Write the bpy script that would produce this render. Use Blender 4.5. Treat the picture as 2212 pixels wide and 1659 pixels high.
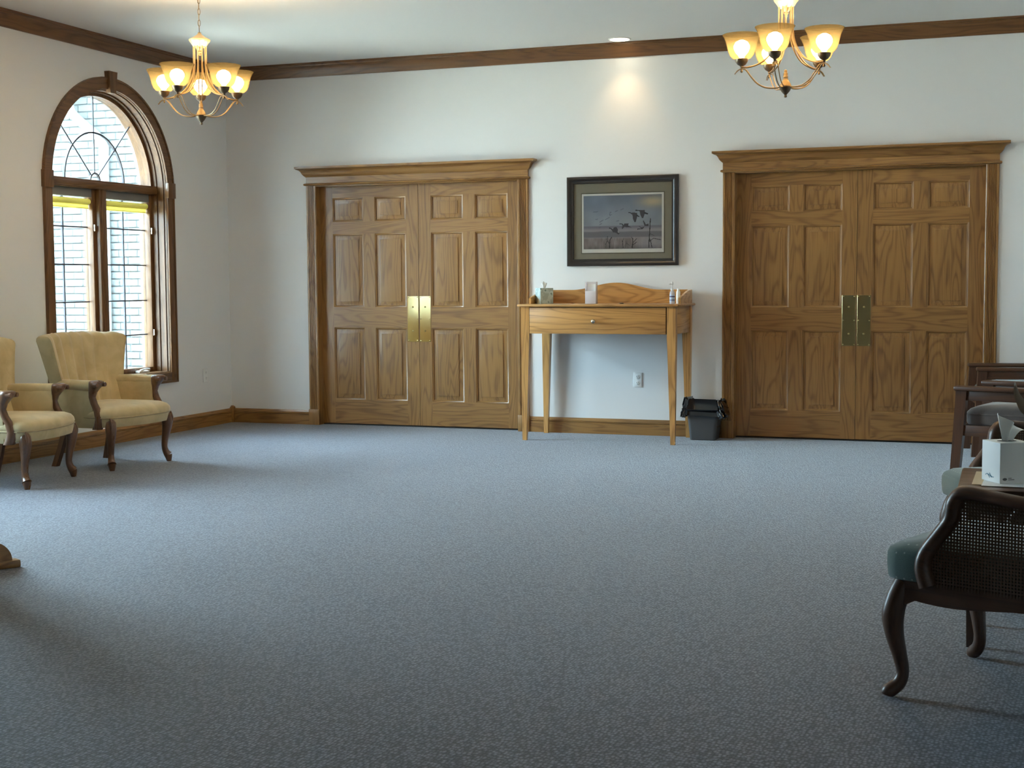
import bpy, bmesh, math, random
import numpy as np
from mathutils import Vector, Matrix
from mathutils.geometry import tessellate_polygon
PI = math.pi
rnd = random.Random(7)
S = bpy.context.scene
COL = S.collection
for o in list(bpy.data.objects):
    bpy.data.objects.remove(o)

# ------------------------------------------------------------------ camera, world, lights, exposure
H = 3.0665                       # ceiling height
cam_d = bpy.data.cameras.new('camera')
cam = bpy.data.objects.new('camera', cam_d); COL.objects.link(cam)
cam_d.sensor_fit = 'HORIZONTAL'; cam_d.sensor_width = 36.0
cam_d.lens = 3005.6275 / 2212 * 36.0
cam_d.clip_start = 0.05
yaw, pitch, roll = 0.34500, -0.0736, -0.0062
fw = Vector((-math.sin(yaw) * math.cos(pitch), math.cos(yaw) * math.cos(pitch), math.sin(pitch)))
r0 = Vector((math.cos(yaw), math.sin(yaw), 0)); u0 = r0.cross(fw)
rr = r0 * math.cos(roll) + u0 * math.sin(roll); uu = -r0 * math.sin(roll) + u0 * math.cos(roll)
cam.matrix_world = Matrix(((rr.x, uu.x, -fw.x, 6.4584), (rr.y, uu.y, -fw.y, -10.6658),
                           (rr.z, uu.z, -fw.z, 1.2204), (0, 0, 0, 1)))
S.camera = cam

SKY = 62.0
world = bpy.data.worlds.new('overcast_sky'); S.world = world; world.use_nodes = True
bg = world.node_tree.nodes['Background']
wt = world.node_tree                                  # overcast sky: three times as bright at the zenith as at the horizon
_g = wt.nodes.new('ShaderNodeTexCoord'); _s = wt.nodes.new('ShaderNodeSeparateXYZ'); wt.links.new(_g.outputs['Generated'], _s.inputs[0])
_m = wt.nodes.new('ShaderNodeMath'); _m.operation = 'MAXIMUM'; _m.inputs[1].default_value = 0.0; wt.links.new(_s.outputs[2], _m.inputs[0])
_a = wt.nodes.new('ShaderNodeMath'); _a.operation = 'MULTIPLY_ADD'; _a.inputs[1].default_value = SKY * 2 / 3; _a.inputs[2].default_value = SKY / 3; wt.links.new(_m.outputs[0], _a.inputs[0])
bg.inputs['Color'].default_value = (0.60, 0.80, 1.0, 1); wt.links.new(_a.outputs[0], bg.inputs['Strength'])
BULB = 200.0          # radiance of one chandelier bulb
CAN_W = 6.0         # watts of the recessed picture light
WINDOWS = (-1.665, -4.55)   # window centres along the left wall
for wy in WINDOWS:               # sampling portals for the sky, one per window opening
    L = bpy.data.lights.new('sky_portal', 'AREA'); L.shape = 'RECTANGLE'; L.size = 1.5; L.size_y = 2.3
    L.cycles.is_portal = True
    o = bpy.data.objects.new('sky_portal', L); COL.objects.link(o)
    o.location = (-0.30, wy, 1.58); o.rotation_euler = (PI / 2, 0, -PI / 2)
sun_d = bpy.data.lights.new('sun', 'SUN'); sun_d.energy = 45.0; sun_d.color = (1.0, 0.95, 0.86); sun_d.angle = math.radians(1.0)
sun = bpy.data.objects.new('sun', sun_d); COL.objects.link(sun)       # high sun beyond the building: reaches the paving, not the windows
sun.rotation_euler = Vector((0.42, 0.30, 0.85)).to_track_quat('Z', 'Y').to_euler()
S.view_settings.view_transform = 'Standard'; S.view_settings.look = 'None'
S.view_settings.gamma = 1.0; S.view_settings.use_curve_mapping = False
S.view_settings.exposure = 1.0
S.cycles.use_denoising = True
S.cycles.max_bounces = 10; S.cycles.diffuse_bounces = 6; S.cycles.transparent_max_bounces = 12
S.cycles.caustics_reflective = False; S.cycles.caustics_refractive = False
S.cycles.sample_clamp_indirect = 30.0

# ------------------------------------------------------------------ materials
class NT:
    def __init__(s, name):
        s.m = bpy.data.materials.new(name); s.m.use_nodes = True
        s.t = s.m.node_tree; s.n = s.t.nodes; s.n.clear()
        s.out = s.n.new('ShaderNodeOutputMaterial')
    def node(s, typ, **kw):
        n = s.n.new(typ)
        for k, v in kw.items():
            if k in n.inputs.keys() if isinstance(k, str) else False: n.inputs[k].default_value = v
            else: setattr(n, k, v)
        return n
    def link(s, a, b): s.t.links.new(a, b)
    def math(s, op, a, b=0.5, c=None):
        n = s.n.new('ShaderNodeMath'); n.operation = op
        for i, x in enumerate((a, b, c)):
            if x is None: continue
            if isinstance(x, (int, float)): n.inputs[i].default_value = x
            else: s.link(x, n.inputs[i])
        return n.outputs[0]
    def mix(s, f, a, b, blend='MIX'):
        n = s.n.new('ShaderNodeMix'); n.data_type = 'RGBA'; n.blend_type = blend
        for i, x in ((0, f), (6, a), (7, b)):
            if isinstance(x, (int, float)): n.inputs[i].default_value = x
            elif isinstance(x, tuple): n.inputs[i].default_value = (*x, 1) if len(x) == 3 else x
            else: s.link(x, n.inputs[i])
        return n.outputs[2]
    def bsdf(s, color=None, rough=0.5, metal=0.0, spec=0.5, coat=0.0, sheen=0.0, normal=None, coat_rough=0.1, trans=0.0):
        b = s.n.new('ShaderNodeBsdfPrincipled')
        if isinstance(color, tuple): b.inputs['Base Color'].default_value = (*color, 1)
        elif color is not None: s.link(color, b.inputs['Base Color'])
        if isinstance(rough, (int, float)): b.inputs['Roughness'].default_value = rough
        else: s.link(rough, b.inputs['Roughness'])
        b.inputs['Metallic'].default_value = metal
        b.inputs['Specular IOR Level'].default_value = spec
        b.inputs['Coat Weight'].default_value = coat; b.inputs['Coat Roughness'].default_value = coat_rough
        b.inputs['Sheen Weight'].default_value = sheen
        b.inputs['Transmission Weight'].default_value = trans
        if normal is not None: s.link(normal, b.inputs['Normal'])
        s.link(b.outputs[0], s.out.inputs[0])
        return b
    def coords(s, scale=(1, 1, 1), rand=True, which='Object'):
        tc = s.n.new('ShaderNodeTexCoord'); v = tc.outputs[which]
        if rand:
            oi = s.n.new('ShaderNodeObjectInfo')
            sc = s.n.new('ShaderNodeVectorMath'); sc.operation = 'SCALE'; sc.inputs[0].default_value = (17.3, 29.1, 41.7)
            s.link(oi.outputs['Random'], sc.inputs['Scale'])
            ad = s.n.new('ShaderNodeVectorMath'); ad.operation = 'ADD'; s.link(v, ad.inputs[0]); s.link(sc.outputs[0], ad.inputs[1])
            v = ad.outputs[0]
        mp = s.n.new('ShaderNodeMapping'); mp.inputs['Scale'].default_value = scale
        s.link(v, mp.inputs['Vector'])
        return mp.outputs[0]
    def noise(s, vec, scale=5.0, detail=3.0, dist=0.0, rough=0.5):
        n = s.n.new('ShaderNodeTexNoise'); n.inputs['Scale'].default_value = scale
        n.inputs['Detail'].default_value = detail; n.inputs['Distortion'].default_value = dist
        n.inputs['Roughness'].default_value = rough
        s.link(vec, n.inputs['Vector']); return n.outputs['Fac']
    def ramp(s, f, stops):
        n = s.n.new('ShaderNodeValToRGB'); e = n.color_ramp.elements
        while len(e) < len(stops): e.new(0.5)
        for i, (p, c) in enumerate(stops):
            e[i].position = p; e[i].color = (*c, 1) if isinstance(c, tuple) else (c, c, c, 1)
        s.link(f, n.inputs[0]); return n.outputs[0]
    def bump(s, h, strength=0.3, dist=0.002):
        n = s.n.new('ShaderNodeBump'); n.inputs['Strength'].default_value = strength; n.inputs['Distance'].default_value = dist
        s.link(h, n.inputs['Height']); return n.outputs[0]

def simple(name, color, rough=0.5, **kw):
    t = NT(name); t.bsdf(color, rough, **kw); return t.m

def wood(name, axis, light, dark, rough=0.35, coat=0.25, figure=1.0):
    """cathedral grain: contour bands of a noise stretched along one axis, plus fine pores"""
    t = NT(name)
    ac, al = 6.0, 0.75
    sc = [ac] * 3; sc['xyz'.index(axis)] = al
    v = t.coords(tuple(sc))
    n = t.noise(v, 1.0, 2.0, 0.35, 0.45)
    band = t.math('SINE', t.math('MULTIPLY', n, 84.0))
    band = t.math('MULTIPLY_ADD', band, 0.5, 0.5)
    sc2 = [170.0] * 3; sc2['xyz'.index(axis)] = 3.5
    v2 = t.coords(tuple(sc2))
    pore = t.noise(v2, 1.0, 2.0, 0.0, 0.6)
    sc3 = [2.2] * 3; sc3['xyz'.index(axis)] = 0.4
    tone = t.noise(t.coords(tuple(sc3)), 1.0, 1.0)
    f = t.math('POWER', band, 3.0)
    f = t.math('MULTIPLY', f, 0.46 * figure)
    p = t.ramp(pore, [(0.46, 0.0), (0.66, 1.0)])
    f = t.math('ADD', f, t.math('MULTIPLY', p, 0.34))
    f = t.math('ADD', f, t.math('MULTIPLY_ADD', tone, 0.5, -0.25))
    c = t.mix(f, light, dark)
    for l in [c.node]: l.clamp_factor = True
    rg = t.math('MULTIPLY_ADD', f, 0.12, rough)
    t.bsdf(c, rg, coat=coat, coat_rough=0.22, normal=t.bump(pore, 0.12, 0.001))
    return t.m

OAK_L, OAK_D = (0.315, 0.158, 0.047), (0.120, 0.050, 0.012)
OAK = {a: wood('oak_stain_' + a, a, OAK_L, OAK_D, 0.34, 0.2) for a in 'xyz'}
CRN_L, CRN_D = (0.175, 0.078, 0.024), (0.060, 0.024, 0.007)  # same oak, darkened: weak light on crown and casings put into the colour
CRN = {a: wood('shaded_oak_' + a, a, CRN_L, CRN_D, 0.36, 0.15) for a in 'xyz'}
TBL = {a: wood('honey_oak_' + a, a, (0.60, 0.315, 0.100), (0.26, 0.110, 0.026), 0.30, 0.3) for a in 'xyz'}
WAL = {a: wood('walnut_' + a, a, (0.088, 0.036, 0.015), (0.034, 0.013, 0.006), 0.36, 0.15, 0.7) for a in 'xyz'}
CARV = wood('carved_walnut', 'z', (0.155, 0.070, 0.032), (0.055, 0.022, 0.011), 0.28, 0.4, 0.7)

def paint(name, col, bump=0.06, scale=260.0):
    t = NT(name); v = t.coords((1, 1, 1), rand=False)
    n = t.noise(v, scale, 2.0); t.bsdf(col, 0.72, spec=0.3, normal=t.bump(n, bump, 0.001)); return t.m
WALLP = paint('wall_paint', (0.745, 0.74, 0.725))
CEILP = paint('ceiling_paint', (0.73, 0.725, 0.70), 0.15, 120.0)

def carpet():
    t = NT('loop_carpet')
    tc = t.coords((1, 1, 1), rand=False)
    sep = t.n.new('ShaderNodeSeparateXYZ'); t.link(tc, sep.inputs[0])
    mp = t.n.new('ShaderNodeMapping'); mp.inputs['Scale'].default_value = (1, 0.62, 1); mp.inputs['Rotation'].default_value = (0, 0, 0.12); t.link(tc, mp.inputs[0])
    vo = t.n.new('ShaderNodeTexVoronoi'); vo.inputs['Scale'].default_value = 95.0; vo.inputs['Randomness'].default_value = 0.55; t.link(mp.outputs[0], vo.inputs['Vector'])
    loops = t.math('SUBTRACT', 1.0, vo.outputs['Distance'])
    fine = t.noise(tc, 170.0, 2.0, 0.4)
    h = t.math('ADD', t.math('MULTIPLY', loops, 0.75), t.math('MULTIPLY', fine, 0.5))
    f = t.ramp(h, [(0.52, 0.0), (0.98, 1.0)])
    big = t.noise(tc, 1.3, 2.0)
    c = t.mix(f, (0.075, 0.081, 0.099), (0.285, 0.305, 0.364))
    c = t.mix(t.math('MULTIPLY_ADD', big, 0.3, -0.05), c, (0.185, 0.197, 0.234))
    b_ = t.bsdf(c, 0.70, spec=0.5, sheen=0.7, normal=t.bump(h, 0.55, 0.004))
    b_.inputs['Sheen Roughness'].default_value = 0.2
    return t.m
CARPET = carpet()

def velvet(name, c0, c1, sheen=0.6):
    t = NT(name); v = t.coords()
    n = t.noise(v, 9.0, 3.0, 0.6); f = t.noise(v, 420.0, 1.0)
    c = t.mix(t.ramp(n, [(0.3, 0.0), (0.7, 1.0)]), c0, c1)
    b = t.bsdf(c, 0.75, spec=0.25, sheen=sheen, normal=t.bump(f, 0.15, 0.001)); b.inputs['Sheen Roughness'].default_value = 0.4
    b.inputs['Sheen Tint'].default_value = (1, 0.95, 0.85, 1)
    return t.m
IVORY = velvet('ivory_velvet', (0.49, 0.38, 0.20), (0.63, 0.50, 0.28))
IVORYW = velvet('ivory_welt', (0.34, 0.255, 0.13), (0.43, 0.33, 0.18))
def dotted():
    t = NT('green_dotted_fabric'); v = t.coords((1, 1, 1), rand=False)
    vor = t.n.new('ShaderNodeTexVoronoi'); vor.inputs['Scale'].default_value = 42.0; vor.inputs['Randomness'].default_value = 0.15
    t.link(v, vor.inputs['Vector'])
    d = t.ramp(vor.outputs['Distance'], [(0.10, 1.0), (0.17, 0.0)])
    n = t.noise(v, 300.0, 2.0)
    c = t.mix(d, t.mix(n, (0.046, 0.082, 0.070), (0.085, 0.135, 0.115)), (0.26, 0.30, 0.26))
    t.bsdf(c, 0.8, spec=0.2, sheen=0.5, normal=t.bump(n, 0.2, 0.001)); return t.m
GREEN = dotted()
BROWNF = velvet('brown_fabric', (0.125, 0.10, 0.09), (0.17, 0.14, 0.125), 0.3)
BRASS = simple('polished_brass', (0.80, 0.66, 0.32), 0.12, metal=1.0)
BRASSD = simple('brass_screw', (0.45, 0.34, 0.14), 0.3, metal=1.0)
BRONZE = simple('antique_bronze', (0.16, 0.115, 0.07), 0.38, metal=0.8)
GOLDW = simple('antique_gold', (0.27, 0.19, 0.095), 0.42, metal=0.35)
NICKEL = simple('satin_nickel', (0.62, 0.56, 0.46), 0.22, metal=1.0)
BLACK = simple('black_gap', (0.012, 0.011, 0.010), 0.6)
WHITEP = simple('white_plastic', (0.78, 0.78, 0.75), 0.35)
PAPER = simple('white_card', (0.90, 0.90, 0.88), 0.6)
TISSUE = simple('tissue_paper', (0.92, 0.92, 0.90), 0.9)
MANILA = simple('buff_paper', (0.62, 0.50, 0.32), 0.7)
BINP = simple('grey_plastic', (0.075, 0.075, 0.078), 0.45)
BAG = simple('black_bag_film', (0.008, 0.008, 0.010), 0.09, spec=0.9)
FRAMEB = simple('black_frame_lacquer', (0.020, 0.017, 0.016), 0.32, coat=0.3)
MAT_BOARD = simple('olive_mat_board', (0.30, 0.275, 0.205), 0.85)
LEAD = simple('dark_glazing_bar', (0.07, 0.065, 0.075), 0.5)
def sheer(name, col):
    t = NT(name); a = t.n.new('ShaderNodeBsdfDiffuse'); b = t.n.new('ShaderNodeBsdfTranslucent'); x = t.n.new('ShaderNodeMixShader')
    a.inputs[0].default_value = (*col, 1); b.inputs[0].default_value = (*col, 1); x.inputs[0].default_value = 0.4
    t.link(a.outputs[0], x.inputs[1]); t.link(b.outputs[0], x.inputs[2]); t.link(x.outputs[0], t.out.inputs[0]); return t.m
SHADEF = sheer('yellow_blind_fabric', (0.74, 0.66, 0.28))
SASHG = simple('grey_sash_vinyl', (0.24, 0.23, 0.21), 0.5)
PIPEW = simple('white_painted_metal', (0.50, 0.52, 0.50), 0.5)
CANE = simple('cane_strand', (0.085, 0.045, 0.022), 0.5)
LEAFM = simple('dry_leaf', (0.22, 0.165, 0.11), 0.55)
POTM = simple('dark_pot', (0.03, 0.025, 0.022), 0.4)
INKB = simple('blue_ink', (0.12, 0.27, 0.36), 0.6)
INKG = simple('grey_ink', (0.16, 0.15, 0.15), 0.6)

def glass(name, tint=(0.93, 0.96, 0.95), k=1.0):
    t = NT(name)
    tr = t.n.new('ShaderNodeBsdfTransparent'); tr.inputs[0].default_value = (*tint, 1)
    gl = t.n.new('ShaderNodeBsdfGlossy'); gl.inputs['Roughness'].default_value = 0.02
    fr = t.n.new('ShaderNodeFresnel'); fr.inputs[0].default_value = 1.45
    mx = t.n.new('ShaderNodeMixShader')
    t.link(t.math('MULTIPLY', fr.outputs[0], k), mx.inputs[0]); t.link(tr.outputs[0], mx.inputs[1]); t.link(gl.outputs[0], mx.inputs[2])
    t.link(mx.outputs[0], t.out.inputs[0]); return t.m
GLASS = glass('window_glass', (0.93, 0.97, 0.95), 0.8)
PICGLASS = glass('picture_glass', (0.97, 0.97, 0.97), 0.55)
def acrylic():
    t = NT('frosted_acrylic')
    tr = t.n.new('ShaderNodeBsdfTransparent'); tr.inputs[0].default_value = (0.92, 0.9, 0.92, 1)
    df = t.n.new('ShaderNodeBsdfPrincipled'); df.inputs['Base Color'].default_value = (0.80, 0.78, 0.80, 1); df.inputs['Roughness'].default_value = 0.25
    mx = t.n.new('ShaderNodeMixShader'); mx.inputs[0].default_value = 0.62
    t.link(tr.outputs[0], mx.inputs[1]); t.link(df.outputs[0], mx.inputs[2]); t.link(mx.outputs[0], t.out.inputs[0]); return t.m
ACRYL = acrylic()
def shade_glass():
    t = NT('alabaster_shade_glass')
    v = t.coords(); n = t.noise(v, 14.0, 2.0, 1.0)
    c = t.mix(n, (0.034, 0.0285, 0.0165), (0.039, 0.033, 0.019))
    tl = t.n.new('ShaderNodeBsdfTranslucent'); t.link(c, tl.inputs[0])
    df = t.n.new('ShaderNodeBsdfDiffuse'); t.link(c, df.inputs[0])
    tp = t.n.new('ShaderNodeBsdfTransparent'); tp.inputs[0].default_value = (1.0, 0.88, 0.66, 1)
    m1 = t.n.new('ShaderNodeMixShader'); m1.inputs[0].default_value = 0.30
    t.link(tl.outputs[0], m1.inputs[1]); t.link(df.outputs[0], m1.inputs[2])
    m2 = t.n.new('ShaderNodeMixShader'); m2.inputs[0].default_value = 0.38
    t.link(m1.outputs[0], m2.inputs[1]); t.link(tp.outputs[0], m2.inputs[2])
    t.link(m2.outputs[0], t.out.inputs[0]); return t.m
SHADEG = shade_glass()
def emit(name, col, s):
    t = NT(name); e = t.n.new('ShaderNodeEmission'); e.inputs[0].default_value = (*col, 1); e.inputs[1].default_value = s
    t.link(e.outputs[0], t.out.inputs[0]); return t.m
BULBM = emit('warm_bulb', (1.0, 0.76, 0.46), BULB)
CANM = emit('picture_light_lens', (1.0, 0.85, 0.60), 9.0)
def brickm():
    t = NT('whitewashed_brick'); v = t.coords()
    n = t.noise(v, 25.0, 3.0); c = t.mix(n, (0.15, 0.158, 0.154), (0.185, 0.193, 0.188))
    t.bsdf(c, 0.9, normal=t.bump(t.noise(v, 90.0, 2.0), 0.3, 0.002)); return t.m
BRICK = brickm()
MORTAR = simple('grey_mortar', (0.085, 0.094, 0.092), 0.95)
def brickwall():
    t = NT('brick_courses'); v = t.coords((1, 1, 1), rand=False)
    mp = t.n.new('ShaderNodeMapping'); mp.inputs['Rotation'].default_value = (-PI / 2, 0, 0); t.link(v, mp.inputs[0])
    b = t.n.new('ShaderNodeTexBrick'); b.inputs['Scale'].default_value = 1.0
    b.inputs['Color1'].default_value = (0.15, 0.158, 0.154, 1); b.inputs['Color2'].default_value = (0.185, 0.193, 0.188, 1); b.inputs['Mortar'].default_value = (0.085, 0.094, 0.092, 1)
    b.inputs['Brick Width'].default_value = 0.203; b.inputs['Row Height'].default_value = 0.0677; b.inputs['Mortar Size'].default_value = 0.005
    t.link(mp.outputs[0], b.inputs[0]); t.bsdf(b.outputs[0], 0.9); return t.m
BRICKW = brickwall()
def floral(name, base, blot):
    t = NT(name); v = t.coords((1, 1, 1), rand=False)
    vor = t.n.new('ShaderNodeTexVoronoi'); vor.inputs['Scale'].default_value = 26.0; t.link(v, vor.inputs['Vector'])
    n = t.noise(v, 40.0, 3.0, 1.2)
    d = t.math('ADD', vor.outputs['Distance'], t.math('MULTIPLY', n, 0.5))
    c = t.ramp(d, [(0.42, blot), (0.52, base), (0.72, base), (0.86, tuple(x * 0.75 for x in base))])
    t.bsdf(c, 0.5); return t.m
FLORAL = floral('floral_box_print', (0.50, 0.62, 0.60), (0.17, 0.27, 0.25))
GROUND = simple('pale_paving', (0.40, 0.365, 0.31), 0.95)

# ------------------------------------------------------------------ mesh helpers
class MB:
    def __init__(s): s.v = []; s.f = []; s.m = []; s.cur = 0
    def mat(s, i): s.cur = i; return s
    def add(s, vs, fs):
        k = len(s.v); s.v += [tuple(p) for p in vs]
        for f in fs: s.f.append(tuple(i + k for i in f)); s.m.append(s.cur)
        return s
    def box(s, x0, x1, y0, y1, z0, z1, b=0.0):
        if b <= 0:
            vs = [(x, y, z) for x in (x0, x1) for y in (y0, y1) for z in (z0, z1)]
            return s.add(vs, [(0, 1, 3, 2), (4, 6, 7, 5), (0, 4, 5, 1), (2, 3, 7, 6), (0, 2, 6, 4), (1, 5, 7, 3)])
        return s.bm(lambda bm: _bbox(bm, x0, x1, y0, y1, z0, z1, b))
    def bm(s, fn):
        bm = bmesh.new(); fn(bm); bm.verts.index_update()
        s.add([v.co[:] for v in bm.verts], [[v.index for v in f.verts] for f in bm.faces]); bm.free(); return s
    def loft(s, rings, closed=True, caps=True):
        """rings: lists of equally many points; faces between consecutive ones"""
        n = len(rings[0]); vs = [p for r in rings for p in r]; fs = []
        m = n if closed else n - 1
        for i in range(len(rings) - 1):
            for j in range(m):
                a = i * n + j; b = i * n + (j + 1) % n
                fs.append((a, b, b + n, a + n))
        if caps and closed:
            fs.append(tuple(range(n))[::-1]); fs.append(tuple(range((len(rings) - 1) * n, len(rings) * n)))
        return s.add(vs, fs)
    def tube(s, path, r, n=8, caps=True, flat=1.0, up=(0, 0, 1), loop=False):
        """round (or flattened) tube; r a number or one per point; flat scales the second section axis"""
        P = [Vector(p) for p in path]; k = len(P)
        R = [r] * k if isinstance(r, (int, float)) else r
        rings = []; prev = None
        for i in range(k):
            if loop: t = P[(i + 1) % k] - P[i - 1]
            else: t = P[min(i + 1, k - 1)] - P[max(i - 1, 0)]
            t.normalize()
            if prev is None:
                a = Vector(up); a = a - t * a.dot(t)
                if a.length < 1e-3: a = Vector((1, 0, 0)) - t * t.x
            else: a = prev - t * prev.dot(t)
            a.normalize(); prev = a; b = t.cross(a)
            rings.append([tuple(P[i] + a * (R[i] * math.cos(q)) + b * (R[i] * flat * math.sin(q))) for q in [2 * PI * j / n for j in range(n)]])
        if loop: rings.append(rings[0]); return s.loft(rings, True, False)
        return s.loft(rings, True, caps)
    def lathe(s, prof, n=20, c=(0, 0, 0)):
        rings = [[(c[0] + r * math.cos(2 * PI * j / n), c[1] + r * math.sin(2 * PI * j / n), c[2] + z) for j in range(n)] for r, z in prof]
        return s.loft(rings, True, True)
    def prism(s, poly, axis, a, b):
        """polygon in the plane of the two other axes (in xyz order), extruded from a to b"""
        def P(p, w):
            q = list(p); q.insert('xyz'.index(axis), w); return tuple(q)
        return s.loft([[P(p, a) for p in poly], [P(p, b) for p in poly]])
    def build(s, name, mats, parent=None, smooth=40, loc=None, rotz=None):
        me = bpy.data.meshes.new(name); me.from_pydata(s.v, [], s.f); 
        mats = mats if isinstance(mats, (list, tuple)) else [mats]
        for m in mats: me.materials.append(m)
        if len(mats) > 1: me.polygons.foreach_set('material_index', s.m)
        bm = bmesh.new(); bm.from_mesh(me); bmesh.ops.recalc_face_normals(bm, faces=bm.faces); bm.to_mesh(me); bm.free()
        if smooth:
            me.polygons.foreach_set('use_smooth', [True] * len(me.polygons)); me.set_sharp_from_angle(angle=math.radians(smooth))
        me.update()
        o = bpy.data.objects.new(name, me); COL.objects.link(o)
        if parent is not None: o.parent = parent
        if loc is not None: o.location = loc
        if rotz is not None: o.rotation_euler.z = rotz
        return o
def _bbox(bm, x0, x1, y0, y1, z0, z1, b):
    bmesh.ops.create_cube(bm, size=1.0)
    for v in bm.verts:
        v.co.x = x0 + (v.co.x + .5) * (x1 - x0); v.co.y = y0 + (v.co.y + .5) * (y1 - y0); v.co.z = z0 + (v.co.z + .5) * (z1 - z0)
    bmesh.ops.bevel(bm, geom=list(bm.edges), offset=b, segments=2, profile=0.5, affect='EDGES')
def spline(pts, n=6):
    """Catmull-Rom through points, n steps per span"""
    P = [Vector(p) for p in pts]; out = []
    for i in range(len(P) - 1):
        p0 = P[max(i - 1, 0)]; p1 = P[i]; p2 = P[i + 1]; p3 = P[min(i + 2, len(P) - 1)]
        for j in range(n):
            t = j / n
            out.append(0.5 * ((2 * p1) + (p2 - p0) * t + (2 * p0 - 5 * p1 + 4 * p2 - p3) * t * t + (3 * p1 - p0 - 3 * p2 + p3) * t ** 3))
    out.append(P[-1]); return out
def lerpr(rs, n=6):
    out = []
    for i in range(len(rs) - 1):
        for j in range(n): out.append(rs[i] + (rs[i + 1] - rs[i]) * j / n)
    out.append(rs[-1]); return out
def thing(name, label, cat, loc=(0, 0, 0), rotz=0.0, group=None):
    o = bpy.data.objects.new(name, None); COL.objects.link(o)
    o.location = loc; o.rotation_euler.z = rotz; o.empty_display_size = 0.1
    o['label'] = label; o['category'] = cat
    if group: o['group'] = group
    return o
def tag(o, label, cat, group=None):
    o['label'] = label; o['category'] = cat
    if group: o['group'] = group
    return o
def struct(o, label=None, cat=None):
    o['kind'] = 'structure'
    if label: o['label'] = label
    if cat: o['category'] = cat
    return o
def copy_tree(o, parent=None):
    c = o.copy(); COL.objects.link(c)
    if parent is not None: c.parent = parent
    for ch in list(o.children): copy_tree(ch, c)
    return c
def empty(name, loc=(0, 0, 0), parent=None):
    o = bpy.data.objects.new(name, None); COL.objects.link(o); o.location = loc; o.empty_display_size = 0.1
    if parent is not None: o.parent = parent
    return o

# ------------------------------------------------------------------ room shell
X1, Y0 = 7.45, -12.7
m = MB(); m.box(-0.25, X1 + 0.15, Y0 - 0.15, 0.2, -0.12, 0.0)
struct(m.build('floor', CARPET, smooth=0), 'blue grey loop pile carpet covering the whole floor', 'floor')
m = MB(); m.box(-0.25, X1 + 0.15, Y0 - 0.15, 0.2, H, H + 0.12)
struct(m.build('ceiling', CEILP, smooth=0), 'plain off white painted ceiling with oak crown moulding darkened for shade around it', 'ceiling')

D1 = (0.778, 2.778); D2 = (4.356, 6.356); CW = 0.09; HEAD = 2.04     # outer casing edges, casing width, head height
def wall_plane(name, poly, holes, axis, front, back, mat):
    """flat wall with holes; 2-D points are (along, z); axis x: wall at constant x"""
    loops = [poly] + holes
    tris = tessellate_polygon([[Vector((a, z, 0)) for a, z in lp] for lp in loops])
    pts = [p for lp in loops for p in lp]
    def P(p, d): return (d, p[0], p[1]) if axis == 'x' else (p[0], d, p[1])
    k = len(pts); vs = [P(p, front) for p in pts] + [P(p, back) for p in pts]
    fs = [t for t in tris] + [tuple(i + k for i in t)[::-1] for t in tris]
    i0 = 0
    for lp in loops:
        n = len(lp)
        for j in range(n):
            a = i0 + j; b = i0 + (j + 1) % n; fs.append((a, b, b + k, a + k))
        i0 += n
    mb = MB(); mb.add(vs, fs)
    return struct(mb.build(name, mat, smooth=0))
# back wall: two door openings down to the floor
poly = [(-0.25, 0)]
for a, b in (D1, D2): poly += [(a + CW - 0.01, 0), (a + CW - 0.01, HEAD + 0.01), (b - CW + 0.01, HEAD + 0.01), (b - CW + 0.01, 0)]
poly += [(X1 + 0.15, 0), (X1 + 0.15, H), (-0.25, H)]
o = wall_plane('wall_back', poly, [], 'y', 0.0, 0.16, WALLP); o['label'] = 'off white painted far wall with two pairs of oak doors'; o['category'] = 'wall'
# left wall with arched openings
WIN_H, SPR, SILL = 0.725, 1.965, 0.495          # half width, spring height, sill of the rough opening
def arch(hw, z0, zs, yc=0.0, n=32):
    return [(yc - hw, z0), (yc + hw, z0)] + [(yc + hw * math.cos(PI * i / n), zs + hw * math.sin(PI * i / n)) for i in range(n + 1)]
o = wall_plane('wall_left', [(Y0, 0), (0.16, 0), (0.16, H), (Y0, H)], [arch(WIN_H, SILL, SPR, wy) for wy in WINDOWS], 'x', 0.0, -0.25, WALLP)
o['label'] = 'off white painted left wall pierced by tall arched windows'; o['category'] = 'wall'
m = MB(); m.box(X1, X1 + 0.15, Y0, 0.0, 0, H); struct(m.build('wall_right', WALLP, smooth=0), 'off white painted right wall outside the photograph', 'wall')
m = MB(); m.box(0, X1, Y0 - 0.15, Y0, 0, H); struct(m.build('wall_front', WALLP, smooth=0), 'off white painted wall behind the viewpoint', 'wall')
# space behind the doors is closed off by the leaves; a dark backing keeps light out
for k, (a, b) in enumerate((D1, D2)):
    m = MB(); m.box(a, b, 0.16, 0.19, 0, 2.2); struct(m.build('trim_%d' % (k + 5), CRN['x'], smooth=0), 'dark backing board behind the %s door pair' % ('left' if k == 0 else 'right'), 'trim')

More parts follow.
